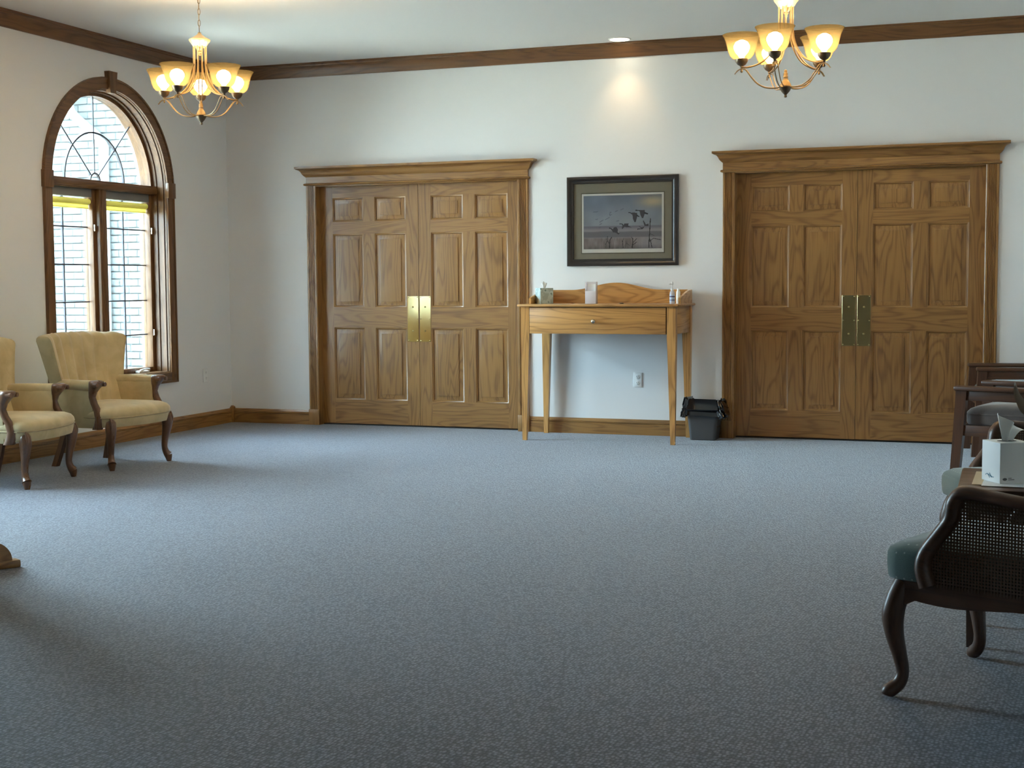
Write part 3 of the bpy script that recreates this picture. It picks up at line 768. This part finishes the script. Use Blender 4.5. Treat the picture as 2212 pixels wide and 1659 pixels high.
    stroke([(770, 1215), (765, 1150), (775, 1090), (800, 1050)], 12, tw); stroke([(765, 1150), (730, 1090), (740, 1040)], 8, tw); stroke([(715, 1215), (712, 1150), (730, 1110)], 8, tw, .8)
    stroke([(965, 1210), (958, 1130), (950, 1090)], 9, tw, .8); stroke([(958, 1120), (975, 1060)], 6, tw, .8); stroke([(1000, 1200), (1005, 1100)], 6, tw, .7); stroke([(1005, 1130), (1060, 1170)], 6, tw, .7)
    stroke([(1095, 1205), (1105, 1140), (1105, 1060)], 15, tw); stroke([(1105, 1130), (1165, 1065)], 9, tw); stroke([(1100, 1165), (1165, 1115)], 8, tw); stroke([(1105, 1090), (1085, 1040)], 6, tw)
    stroke([(1335, 1200), (1340, 1080), (1348, 960), (1358, 770)], 12, tw); stroke([(1380, 1195), (1365, 1120), (1340, 1050)], 10, tw); stroke([(1340, 1110), (1400, 1060), (1510, 1080)], 8, tw); stroke([(1350, 990), (1410, 1020)], 6, tw)
    xs = np.linspace(ax0, ax1, nx + 1); zs = np.linspace(az1, az0, nz + 1)
    vv = [(x, -.0092, z) for z in zs for x in xs]
    ff = [(j * (nx + 1) + i, j * (nx + 1) + i + 1, (j + 1) * (nx + 1) + i + 1, (j + 1) * (nx + 1) + i) for j in range(nz) for i in range(nx)]
    me = bpy.data.meshes.new('print_image'); me.from_pydata(vv, [], ff)
    at = me.color_attributes.new('ink', 'FLOAT_COLOR', 'CORNER')
    rgba = np.ones((nx * nz, 4, 4), np.float32); rgba[:, :, :3] = (np.clip(C, 0, 1) ** 1.35).reshape(-1, 1, 3)
    at.data.foreach_set('color', rgba.ravel())
    n = NT('print_ink'); ca = n.n.new('ShaderNodeVertexColor'); ca.layer_name = 'ink'; n.bsdf(ca.outputs[0], .6)
    me.materials.append(n.m); o = bpy.data.objects.new('print_image', me); COL.objects.link(o); o.parent = t
    m = MB(); m.box(.053, W_ - .053, -.0135, -.012, .053, H_ - .053); m.build('glazing', PICGLASS, t, 0)
    return t
make_picture()

# ------------------------------------------------------------------ outlets
def outlet(name, label, loc, rz):
    t = thing(name, label, 'outlet', loc, rz)
    m = MB(); m.box(-.035, .035, -.007, -.0005, -.0575, .0575, .0025); m.build('cover_plate', WHITEP, t)
    for z in (-.024, .024):
        m = MB(); m.mat(0); m.lathe([(.0165, 0), (.0165, .002), (.014, .003)], 18); _turn(m, 0, -.0065, z, None, 18, 3)
        m.mat(1)
        for x in (-.006, .006): m.box(x - .0011, x + .0011, -.0102, -.0094, z - .001, z + .008)
        m.lathe([(.0025, 0), (.0025, .001)], 8); _turn(m, 0, -.0092, z - .008, None, 8, 2)
        m.build('receptacle', [WHITEP, BLACK], t)
    return t
outlet('wall_outlet', 'white duplex outlet on the far wall under the console table', (3.683, 0, .438), 0)
outlet('wall_outlet', 'white outlet plate on the left wall between window and corner', (0, -.421, .438), -PI / 2 + PI)

# ------------------------------------------------------------------ recessed ceiling light
t = thing('ceiling_light', 'small recessed ceiling spotlight shining above the framed print', 'ceiling light', (3.592, -.205, H))
m = MB(); m.loft([[(r * math.cos(2 * PI * i / 28), r * math.sin(2 * PI * i / 28), z) for i in range(28)] for r, z in ((.088, 0), (.088, -.004), (.080, -.008), (.074, -.006), (.074, -.001))], True, False); m.build('trim_ring', WHITEP, t, 40)
m = MB(); m.lathe([(.074, -.0015), (.072, -.007), (.05, -.0115), (.015, -.0135)], 28); m.build('lens', CANM, t, 60)
L = bpy.data.lights.new('spot_beam', 'SPOT'); L.energy = CAN_W; L.color = (1.0, .66, .34); L.spot_size = math.radians(84); L.spot_blend = 1.0; L.shadow_soft_size = .04
o = bpy.data.objects.new('spot_beam', L); COL.objects.link(o); o.parent = t; o.location = (0, 0, -.03); o.rotation_euler = (math.radians(9), 0, 0)

# ------------------------------------------------------------------ waste bin with liner
t = thing('waste_bin', 'grey plastic waste bin with a black bag folded over its rim', 'waste bin', (4.247, -.130, 0), math.radians(1.5))
def rrect(w, d, r, z, n=6):
    out = []
    for cx_, cy_, a0 in ((w - r, d - r, 0), (-w + r, d - r, PI / 2), (-w + r, -d + r, PI), (w - r, -d + r, 1.5 * PI)):
        for i in range(n + 1): a = a0 + PI / 2 * i / n; out.append((cx_ + r * math.cos(a), cy_ + r * math.sin(a), z))
    return out
m = MB(); m.loft([rrect(.094, .094, .02, 0), rrect(.098, .098, .022, .004), rrect(.122, .116, .026, .235), rrect(.127, .120, .028, .238), rrect(.127, .120, .028, .252), rrect(.120, .114, .026, .252), rrect(.094, .09, .02, .012)], True, True); m.build('bin_body', BINP, t, 40)
br = random.Random(11); m = MB(); rings = []
n_ = 28 * 3
base = []
pts = rrect(.126, .119, .03, 0, 20); n_ = len(pts)
ph = [br.uniform(0, 6.28) for _ in range(8)]
def fold(i, k): a = 2 * PI * i / n_; return math.sin(7 * a + ph[k % 8]) * .5 + math.sin(13 * a + ph[(k + 3) % 8]) * .35 + math.sin(23 * a + ph[(k + 5) % 8]) * .25
for lev, (z, sc_, amp) in enumerate(((.10, .86, .0), (.20, .90, .004), (.266, .95, .006), (.296, 1.0, .010), (.300, 1.06, .012), (.272, 1.13, .014), (.240, 1.17, .016), (.212, 1.20, .020), (.182, 1.22, .026))):
    ring = []
    for i, (x, y, _) in enumerate(pts):
        a = 2 * PI * i / n_; f_ = fold(i, lev if lev > 5 else 5); L_ = math.hypot(x, y)
        rad = sc_ + f_ * amp / L_ * 1.2
        zz = z + (.012 * fold(i, 2) if 2 <= lev <= 4 else 0) + (.016 * fold(i, 6) if lev >= 7 else 0)
        if lev in (3, 4): zz += .026 * max(0, math.cos(a - 3.6)) 
        xx, yy = x * rad, min(y * rad, .118)
        if lev >= 4 and xx > 0: xx *= 1.0 + .028 * (lev - 3)
        if yy > .012: xx = max(xx, -.112)
        ring.append((xx, yy, zz))
    rings.append(ring)
m.loft(rings, True, False); m.build('bin_liner', BAG, t, 35)

# ------------------------------------------------------------------ chandeliers
def make_chandelier(label, loc, rz):
    t = thing('chandelier', label, 'chandelier', loc, rz, 'pair of five light chandeliers')
    m = MB(); m.lathe([(.001, 0), (.007, .002), (.0085, .008), (.006, .014), (.009, .018), (.020, .030), (.030, .046), (.034, .056), (.030, .060)], 20); m.build('finial', BRONZE, t, 50)
    m = MB(); m.lathe([(.030, .060), (.026, .072), (.016, .088), (.011, .100), (.014, .106), (.010, .114), (.012, .122), (.007, .130), (.009, .138), (.004, .144)], 18); m.build('hub_spindle', GOLDW, t, 50)
    m = MB(); m.lathe([(.034, .458), (.042, .466), (.052, .482), (.062, .494), (.063, .502), (.056, .507), (.036, .517), (.018, .529), (.010, .538), (.009, .545)], 24); m.lathe([(.022, .459), (.020, .445), (.012, .437), (.013, .430), (.006, .422), (.007, .414), (.002, .408)], 14); m.build('canopy_body', GOLDW, t, 45)
    m = MB(); m.tube([(.021 * math.cos(2 * PI * i / 20), 0, .562 + .021 * math.sin(2 * PI * i / 20)) for i in range(20)], .0022, 6, loop=True); m.build('loop_ring', BRONZE, t)
    z = .600; k = 0; top = H - loc[2]
    while z + .018 < top - .012:
        m = MB(); lk = []
        for i in range(14):
            a = 2 * PI * i / 14; p = (.0075 * math.cos(a), 0, z + .019 * math.sin(a))
            lk.append(p if k % 2 else (0, p[0], p[2]))
        m.tube(lk, .0019, 6, loop=True); m.build('chain_link', BRONZE, t); z += .033; k += 1
    m = MB(); m.lathe([(.006, top - .04), (.012, top - .034), (.03, top - .026), (.058, top - .012), (.062, top - .001)], 24); m.build('ceiling_canopy', GOLDW, t, 45)
    m = MB(); m.tube([(0.002, .001, .545), (.003, .002, .7), (0, 0, top - .03)], .0016, 6); m.build('supply_wire', GOLDW, t)
    for q in range(5):
        th = 2 * PI * q / 5; c, s_ = math.cos(th), math.sin(th)
        def P(r, w, z): return (r * c - w * s_, r * s_ + w * c, z)
        m = MB()
        for w in (-.0095, .0095):
            pts_ = [(.036, .468), (.036, .40), (.037, .345), (.046, .290), (.072, .235), (.110, .194), (.155, .170), (.200, .160), (.226, .163)]
            m.tube(spline([P(r, w * (1 if r < .15 else .6), z) for r, z in pts_], 4), .0036, 7)
        arm = m.build('arm', GOLDW, t, 60)
        m = MB()
        for w in (-.010, .010):
            pts_ = [(.262, .126), (.245, .145), (.225, .153), (.203, .146), (.178, .112), (.145, .076), (.105, .055), (.062, .050), (.028, .054)]
            m.tube(spline([P(r, w * (1.0 if .06 < r < .21 else .35), z) for r, z in pts_], 4), [.0022] * 3 + [.0028] * 30, 6)
        m.build('scroll', GOLDW, t, 60)
        cx_, cy_, _ = P(.226, 0, 0)
        m = MB(); m.lathe([(.001, .133), (.006, .136), (.0065, .142), (.004, .147), (.006, .155), (.0075, .164), (.010, .168), (.022, .175), (.031, .188), (.034, .203), (.031, .204)], 18, (cx_, cy_, 0)); cup = m.build('cup', BRONZE, arm, 50)
        prof = [(.030, .204), (.048, .207), (.062, .222), (.071, .244), (.077, .270), (.084, .296), (.094, .317), (.101, .328)]
        inner = [(r - .003, z + .0015) for r, z in prof][::-1]
        m = MB(); m.loft([[(cx_ + r * math.cos(2 * PI * j / 30), cy_ + r * math.sin(2 * PI * j / 30), z) for j in range(30)] for r, z in prof + inner], True, False)
        m.build('lamp_shade', SHADEG, arm, 60)
        m = MB(); m.lathe([(.012, .212), (.018, .222), (.032, .238), (.041, .258), (.041, .272), (.031, .290), (.012, .300)], 16, (cx_, cy_, 0)); m.build('bulb', BULBM, arm, 60)
    return t
make_chandelier('five light chandelier hanging on a chain near the arched window', (1.873, -3.371, 2.165), yaw + PI / 2 + math.radians(12.6))
make_chandelier('five light chandelier hanging in front of the right pair of doors', (5.327, -3.284, 2.165), yaw - PI / 2 - math.radians(25))

# ------------------------------------------------------------------ ivory channel back armchairs
def seat_outline(k, z, front=.035, n=10):
    """plan of the seat, x forward; k scales about its middle"""
    pts = []
    wf, wb, x0, x1 = .315, .255, -.50, .045
    cx_ = (x0 + x1) / 2
    prof = []
    for i in range(n + 1):
        a = -PI / 2 + PI * i / n
        y = wf * math.sin(a); x = x1 - .06 + .06 * max(0, math.cos(a)) ** .45 + front * (1 - (y / wf) ** 2)
        prof.append((x, y))
    prof += [(-.2, .30), (x0 + .03, wb), (x0, wb - .03)]
    prof += [(x0, 0), (x0, -wb + .03), (x0 + .03, -wb), (-.2, -.30)]
    return [((x - cx_) * (k if k < 1 else 1 + (k - 1)) + cx_, y * k, z) for x, y in prof]
def make_armchair(label, loc, rz):
    t = thing('armchair', label, 'armchair', loc, rz, 'ivory channel back armchairs by the window')
    m = MB(); m.loft([seat_outline(.97, .285), seat_outline(.985, .30), seat_outline(1.0, .325), seat_outline(1.0, .345)]); seatb = m.build('seat_base', IVORY, t, 50)
    m = MB(); m.loft([seat_outline(1.0, .346), seat_outline(1.012, .362), seat_outline(1.0, .382), seat_outline(.95, .402), seat_outline(.84, .417), seat_outline(.62, .426), seat_outline(.3, .430)]); cu = m.build('seat_cushion', IVORY, t, 60)
    m = MB(); m.tube([p for p in seat_outline(1.008, .3455)], .0045, 6, loop=True); m.build('welt', IVORYW, cu, 60)
    # fan shaped back with channels; a closed skin, front then back
    nu, nv = 64, 22; rings = []
    def halfw(z): q = (z - .30) / .58; return .262 + .052 * q + .056 * q * q
    def bx(z): q = (z - .30) / .58; return -.455 - .115 * q - .012 * math.sin(PI * q)
    for j in range(nv + 1):
        v = j / nv
        if v < .86: z = .30 + (.555) * v / .86; thk = 1.0; wsc = 1.0
        else:
            a = (v - .86) / .14 * PI / 2; z = .855 + .037 * math.sin(a); thk = max(.04, math.cos(a)); wsc = 1 - .05 * (1 - math.cos(a))
        hw = halfw(z) * wsc; ring = []
        for i in range(nu + 1):
            u = -1 + 2 * i / nu
            flute = abs(math.cos(PI * (u * 3.5))) ** .6
            wing = .125 * abs(u) ** 3.2
            topcurve = -.012 * (u * u) + .006 * math.cos(u * 3.5 * PI * 2) * (1 if v > .86 else 0)
            ring.append((bx(z) + wing * (.65 + .35 * (z - .3) / .58) + (.045 + .020 * flute * (1 - abs(u) ** 10)) * thk, u * hw * (1 - .02 * (abs(u) > .97)), z + topcurve))
        for i in range(nu // 2 + 1):
            u = 1 - 2 * i / (nu // 2)
            ring.append((bx(z) + .115 * abs(u) ** 4 * .8 - .045 * thk, u * (hw + .008), z - .012 * u * u))
        rings.append(ring)
    m = MB(); m.loft(rings, True, True); m.build('channel_back', IVORY, t, 70)
    for s in (-1, 1):
        # upholstered side below the arm: inner and outer face in one slab, following the seat side
        def slab(z, o_, i_): return [(-.11, s * (.300 + o_), z), (-.25, s * (.305 + o_), z), (-.44, s * (.285 + o_), z), (-.52, s * (.265 + o_), z), (-.52, s * (.225 - i_), z), (-.44, s * (.245 - i_), z), (-.25, s * (.268 - i_), z), (-.11, s * (.268 - i_), z)]
        m = MB(); m.loft([slab(.275, .0, 0), slab(.30, .004, 0), slab(.44, .006, .004), slab(.525, .004, .002), slab(.545, -.004, 0)]); m.build('arm_panel', IVORY, t, 60)
        m = MB(); pth = spline([(-.100, s * .296, .556), (-.18, s * .298, .556), (-.32, s * .287, .556), (-.48, s * .264, .550)], 4)
        m.tube(pth, [.030] + [.036] * 11 + [.036], 14, flat=.82); m.build('arm_pad', IVORY, t, 60)
        # carved front support: S shaped post with a scrolled head
        m = MB(); rings = []
        for z, xc, w, d in ((.270, -.075, .027, .034), (.30, -.060, .027, .033), (.34, -.052, .026, .029), (.39, -.068, .024, .025), (.44, -.098, .022, .022), (.48, -.112, .021, .021), (.512, -.106, .025, .026), (.538, -.092, .035, .033), (.558, -.080, .044, .040), (.574, -.074, .048, .043), (.586, -.074, .046, .040), (.592, -.078, .034, .028)):
            rings.append([(xc + d * math.copysign(abs(math.cos(q)) ** .75, math.cos(q)), s * .302 + w * math.copysign(abs(math.sin(q)) ** .75, math.sin(q)), z) for q in [2 * PI * i / 16 for i in range(16)]])
        m.loft(rings)
        for e in (-1, 1): m.tube([(-.064, s * .302 + e * .034, .566), (-.030, s * .302 + e * .036, .566)], [.017, .014], 12)
        m.build('arm_support', CARV, t, 60)
        # cabriole front leg with block foot
        dx, dy = .72, s * .55
        pts_ = [(-.002, .345), (.010, .315), (.016, .27), (.008, .21), (-.004, .15), (-.008, .10), (.002, .065), (.018, .043)]
        ox, oy = .005, s * .268
        m = MB(); pth = spline([(ox + d * dx, oy + d * dy, z) for d, z in pts_], 4)
        m.tube(pth, lerpr([.020, .034, .037, .029, .0225, .020, .0225, .029], 4), 12)
        m.tube(spline([(ox + .018 * dx, oy + .018 * dy, .046), (ox + .020 * dx, oy + .020 * dy, .03), (ox + .022 * dx, oy + .022 * dy, 0)], 2), [.027, .025, .024, .020, .016], 10)
        m.tube(spline([(ox + .024, oy + s * .028, .345), (ox + .036, oy + s * .030, .305), (ox + .030, oy + s * .026, .255), (ox + .018, oy + s * .014, .21)], 3), lerpr([.006, .010, .009, .003], 3), 8)
        m.build('leg', CARV, t, 60)
        m = MB(); m.loft([[(-.43 + a * .020 - d_, s * (.215 + e) + b * .018, z) for a, b in ((-1, -1), (1, -1), (1, 1), (-1, 1))] for z, d_, e in ((.30, 0, 0), (.22, .008, .005), (.12, .035, .016), (0, .075, .03))]); m.build('leg', CARV, t, 45)
    return t
make_armchair('ivory velvet armchair with channelled back under the arched window', (.950, -2.768, 0), math.radians(-6.5))
make_armchair('ivory velvet armchair cut off by the left edge of the photograph', (.886, -3.625, 0), math.radians(9))

# ------------------------------------------------------------------ cane sided armchairs
def cabriole(m, ox, oy, dx, dy, top=.345):
    pts_ = [(-.012, top), (.006, .30), (.020, .245), (.014, .185), (-.002, .125), (-.012, .075), (.000, .040), (.028, .018), (.034, .006)]
    pth = spline([(ox + d * dx, oy + d * dy, z) for d, z in pts_], 4)
    m.tube(pth, lerpr([.026, .032, .033, .027, .0215, .0185, .0205, .022, .0185], 4), 12)
def make_cane_chair(label, loc, rz):
    t = thing('cane_armchair', label, 'armchair', loc, rz)
    def outline(k, z):
        q = [(.035, -.278), (.05, -.25), (.058, 0), (.05, .25), (.035, .278), (0, .292), (-.065, .292), (-.085, .262), (-.30, .262), (-.52, .245), (-.55, .20), (-.55, -.20), (-.52, -.245), (-.30, -.262), (-.085, -.262), (-.065, -.292), (0, -.292)]
        return [((x + .25) * k - .25, y * k, z) for x, y in q]
    m = MB(); m.loft([outline(.985, .352), outline(1.0, .362), outline(1.008, .395), outline(1.005, .425), outline(.985, .440), outline(.90, .455), outline(.68, .466), outline(.3, .470)]); m.build('seat', GREEN, t, 50)
    # seat frame with shaped lower edge
    m = MB()
    for s in (-1, 1):
        bot = []
        for i in range(17):
            q = i / 16; x = -.02 - .52 * q; bot.append((x, .300 - .010 * math.sin(q * PI * 2) - (.022 if i in (0,) else 0)))
        m.prism([(-.02, .354), (-.54, .354)] + bot[::-1], 'y', s * .255, s * .285)
    m.prism([(-.24, .354), (.24, .354), (.24, .305), (.12, .298), (0, .312), (-.12, .298), (-.24, .305)], 'x', -.012, .018)
    m.box(-.545, -.52, -.23, .23, .30, .354, .002); m.build('seat_frame', WAL['x'], t, 35)
    for s in (-1, 1):
        m = MB(); cabriole(m, .002, s * .268, .75, s * .55); m.build('leg', WAL['z'], t, 60)
        m = MB(); m.loft([[(-.50 + a * .019 - d_, s * (.235 + e) + b * .017, z) for a, b in ((-1, -1), (1, -1), (1, 1), (-1, 1))] for z, d_, e in ((.354, 0, 0), (.2, .012, .004), (0, .06, .012))]); m.build('leg', WAL['z'], t, 45)
        # side frame: S post sweeping up into the arm rail
        y = s * .285
        m = MB()
        pth = spline([(-.095, y, .345), (-.080, y, .395), (-.088, y, .44), (-.125, y, .495), (-.160, y, .545), (-.172, y, .595), (-.195, y, .622), (-.245, y * 1.01, .623), (-.36, y * 1.03, .613), (-.58, y * 1.0, .598)], 5)
        m.tube(pth, lerpr([.035, .034, .031, .029, .030, .033, .031, .027, .025, .024], 5), 12, flat=.75, up=(0, 1, 0)); m.build('arm_frame', WAL['x'], t, 60)
        m = MB(); m.box(-.60, -.56, y - .018, y + .018, .30, .95, .004); m.build('back_post', WAL['z'], t)
        # cane weave: thin strands crossing, clipped to the frame
        m = MB()
        def left(z):
            a = [(.345, -.10), (.395, -.085), (.44, -.093), (.495, -.13), (.545, -.165), (.60, -.178)]
            for (z0, x0), (z1, x1_) in zip(a[:-1], a[1:]):
                if z0 <= z <= z1: return x0 + (x1_ - x0) * (z - z0) / (z1 - z0)
            return a[-1][1]
        z = .36
        while z < .605: m.box(-.57, left(z), y - .0012, y + .0012, z - .0024, z + .0024); z += .0092
        x = -.565
        while x < -.09:
            z1 = .60
            for zz in [.345 + .005 * q for q in range(52)]:
                if x > left(zz): z1 = min(z1, zz)
            if x <= left(.36) : m.box(x - .0024, x + .0024, y - .0014, y + .0014, .345, z1 if x > -.178 else .605)
            x += .0092
        cp = m.build('cane_panel', CANE, t, 0); cp['kind'] = 'stuff'
    m = MB(); m.box(-.605, -.565, -.27, .27, .90, .95, .006); m.build('crest_rail', WAL['y'], t)
    m = MB(); m.box(-.60, -.55, -.265, .265, .44, .90, .012); m.build('back_pad', GREEN, t)
    return t
near = make_cane_chair('walnut armchair with cane side and dark green dotted seat in the foreground', (6.273, -6.276, 0), math.radians(157))
mid = copy_tree(near); mid.location = (6.338, -5.028, 0); mid.rotation_euler.z = math.radians(200)
mid['label'] = 'green seated armchair just beyond the white tissue box and side table'
for o in (near, mid): o['group'] = 'cane sided armchairs'

# ------------------------------------------------------------------ straight legged armchairs
def make_mission(label, loc, rz, fabric):
    t = thing('wooden_armchair', label, 'armchair', loc, rz, 'straight legged wooden armchairs')
    for s in (-1, 1):
        y = s * .25
        m = MB(); m.loft([[(x + a * w, y + b * .022, z) for a, b in ((-1, -1), (1, -1), (1, 1), (-1, 1))] for x, w, z in ((.045, .024, 0), (.02, .028, .33), (.004, .030, .59))]); m.build('leg', WAL['z'], t, 30)
        m = MB(); m.loft([[(x + a * .024, y + b * .022, z) for a, b in ((-1, -1), (1, -1), (1, 1), (-1, 1))] for x, z in ((-.60, 0), (-.52, .35), (-.54, .62), (-.62, .95))]); m.build('leg', WAL['z'], t, 30)
        m = MB(); m.box(-.58, .045, y - .036, y + .036, .590, .616, .009); m.build('armrest', WAL['x'], t)
        m = MB(); m.box(-.52, -.02, y - .012, y + .012, .535, .590, .002); m.build('arm_apron', WAL['x'], t)
        m = MB(); m.box(-.52, .0, y - .014, y + .014, .335, .395, .002); m.build('side_rail', WAL['x'], t)
    m = MB(); m.box(-.005, .02, -.23, .23, .345, .395, .002); m.build('front_rail', WAL['y'], t)
    def o_(k, z): return [((x + .26) * k - .26, y * k, z) for x, y in ((-.01, -.20), (.005, -.16), (.008, 0), (.005, .16), (-.01, .20), (-.04, .212), (-.48, .212), (-.51, .20), (-.52, 0), (-.51, -.20), (-.48, -.212), (-.04, -.212))]
    m = MB(); m.loft([o_(.97, .395), o_(1.0, .405), o_(1.0, .452), o_(1.004, .456), o_(.985, .466), o_(.93, .482), o_(.8, .497), o_(.55, .506), o_(.25, .508)]); cu = m.build('seat_cushion', fabric, t, 45)
    m = MB(); m.tube(o_(1.008, .455), .004, 6, loop=True); m.build('piping', fabric, cu, 60)
    m = MB(); m.loft([[(x + a * .03, b * .22, z) for a, b in ((-1, -1), (1, -1), (1, 1), (-1, 1))] for x, z in ((-.50, .48), (-.53, .70), (-.58, .92))]); m.build('back_cushion', fabric, t, 30)
    m = MB(); m.box(-.66, -.61, -.25, .25, .90, .96, .006); m.build('crest_rail', WAL['y'], t)
    return t
make_mission('dark wooden armchair with a brown cushion behind the white tissue box', (6.275, -2.19, 0), math.radians(164), BROWNF)
make_mission('dark wooden armchair with a green cushion against the right pair of doors', (6.245, -.41, 0), math.radians(188), GREEN)

# ------------------------------------------------------------------ side table and what stands on it
t = thing('side_table', 'low walnut side table between the two cane sided armchairs', 'table', (6.302, -5.77, 0))
m = MB(); m.box(0, .62, -.255, .27, .528, .55, .007); m.build('tabletop', WAL['x'], t)
m = MB(); m.box(.03, .59, -.125, -.105, .455, .528); m.box(.03, .59, .22, .24, .455, .528); m.box(.03, .05, -.105, .22, .455, .528); m.box(.57, .59, -.105, .22, .455, .528); m.build('apron', WAL['x'], t, 0)
for x in (.045, .575):
    for y in (-.10, .215):
        m = MB(); m.loft([[(x + a * w, y + b * w, z) for a, b in ((-1, -1), (1, -1), (1, 1), (-1, 1))] for w, z in ((.011, 0), (.019, .455), (.019, .528))]); m.build('leg', WAL['z'], t, 30)
STT = .5505
def flat(name, label, pts, z, h, mat, cat):
    m = MB(); m.loft([[(x, y, z) for x, y in pts], [(x, y, z + h) for x, y in pts]]); return tag(m.build(name, mat, smooth=0), label, cat)
flat('buff_envelope', 'buff paper lying on the walnut side table under the tissue box', [(6.345, -5.925), (6.62, -5.925), (6.62, -5.56), (6.352, -5.60)], STT, .0012, MANILA, 'paper')
flat('white_leaflet', 'white leaflet on the walnut side table at the foot of the tissue box', [(6.375, -5.957), (6.60, -5.957), (6.60, -5.78), (6.382, -5.80)], STT + .0014, .0012, PAPER, 'paper')
bx_c = Vector((6.431, -5.902)); ang_ = math.radians(31)
bw_ = .112; ex = Vector((math.cos(ang_), math.sin(ang_))); ey = Vector((-math.sin(ang_), math.cos(ang_)))
bc = bx_c + ex * bw_ / 2 + ey * bw_ / 2
tb = make_tissue('plain white tissue box with a tall tissue on the walnut side table', (bc.x, bc.y, STT + .0028), ang_, bw_, .133, PAPER, puff=.098, seed=5, tilt=(.12, 0), fall=.62)
m = MB(); m.mat(0)
n0 = 14; a_ = bw_ / 2
m.add([(-a_ + .010 + .008 * (1 + math.cos(2 * PI * i / n0)), -a_ - .0004, .014 + .0045 * math.sin(2 * PI * i / n0)) for i in range(n0)], [tuple(range(n0))])
for z_, x0_, x1_ in ((.016, .030, .042), (.011, .030, .052)): m.add([(-a_ + x0_, -a_ - .0004, z_), (-a_ + x1_, -a_ - .0004, z_), (-a_ + x1_, -a_ - .0004, z_ + .002), (-a_ + x0_, -a_ - .0004, z_ + .002)], [(0, 1, 2, 3)])
m.mat(1)
for q in range(3):
    y0_ = -a_ + .065 - .012 * q
    m.tube(spline([(-a_ - .0004, y0_ + .022, .020 + .004 * q), (-a_ - .0004, y0_ + .010, .024 - .003 * q), (-a_ - .0004, y0_ - .004, .013 + .002 * q)], 4), .0012, 5)
lg = m.build('printed_logo', [INKG, INKB], tb, 0); lg['label'] = 'small grey oval emblem and blue swirl'
t = thing('potted_plant', 'potted plant whose long dry brown leaf hangs above the tissue box', 'plant', (6.66, -5.70, STT))
m = MB(); m.lathe([(.055, 0), (.065, .004), (.085, .10), (.09, .13), (.082, .13), (.075, .105)], 20); m.build('pot', POTM, t, 45)
def leaf(path, w):
    m = MB(); P_ = spline(path, 5); k = len(P_); rows = []
    for i, p in enumerate(P_):
        q = i / (k - 1); tng = (P_[min(i + 1, k - 1)] - P_[max(i - 1, 0)]).normalized(); sd = tng.cross(Vector((-.3, .9, .2))).normalized(); ww = w * math.sin(PI * min(1, .12 + q * .88)) ** .7
        nn = sd.cross(tng)
        rows.append([tuple(p - sd * ww + nn * .004), tuple(p), tuple(p + sd * ww + nn * .004)])
    m.loft(rows, False, False); m.loft([[(a[0], a[1], a[2] - .001) for a in r] for r in rows], False, False); return m
leaf([(0, 0, .12), (-.05, .0, .165), (-.11, .0, .196), (-.152, .0, .2295), (-.168, .0, .2555), (-.181, .0, .284), (-.187, .0, .322)], .016).build('leaf', LEAFM, t, 60)
leaf([(0, 0, .12), (.04, .04, .22), (.12, .08, .27), (.20, .1, .24)], .02).build('leaf', LEAFM, t, 60)
leaf([(0, 0, .12), (.02, -.05, .24), (.06, -.10, .30), (.12, -.16, .28)], .02).build('leaf', LEAFM, t, 60)

# ------------------------------------------------------------------ wooden lectern at the left edge
t = thing('lectern', 'stained oak lectern whose rounded foot shows at the left edge of the carpet', 'lectern', (2.418, -5.772, 0), math.radians(60))
for yy in (0.0, .42):            # foot runners along local x; toe at x=0
    m = MB(); m.box(-.62, 0, yy - .03, yy + .03, 0, .034, .008); m.build('foot_runner', OAK['x'], t)
    prof = [(-.60, .034), (-.60, .126)] + [(-.14 + .105 * math.sin(PI / 2 * i / 10), .034 + .092 * math.cos(PI / 2 * i / 10)) for i in range(11)]
    m = MB(); m.prism(prof, 'y', yy - .02, yy + .02); m.build('foot_bracket', OAK['x'], t, 30)
m = MB(); m.box(-.50, -.22, .0, .42, .12, .95, .006); m.build('body', OAK['z'], t)
m = MB(); m.loft([[(-.56, -.02, .95), (-.20, -.02, .95), (-.20, .44, .95), (-.56, .44, .95)], [(-.58, -.03, 1.08), (-.20, -.03, 1.0), (-.20, .45, 1.0), (-.58, .45, 1.08)]]); m.build('desk_top', OAK['y'], t, 20)
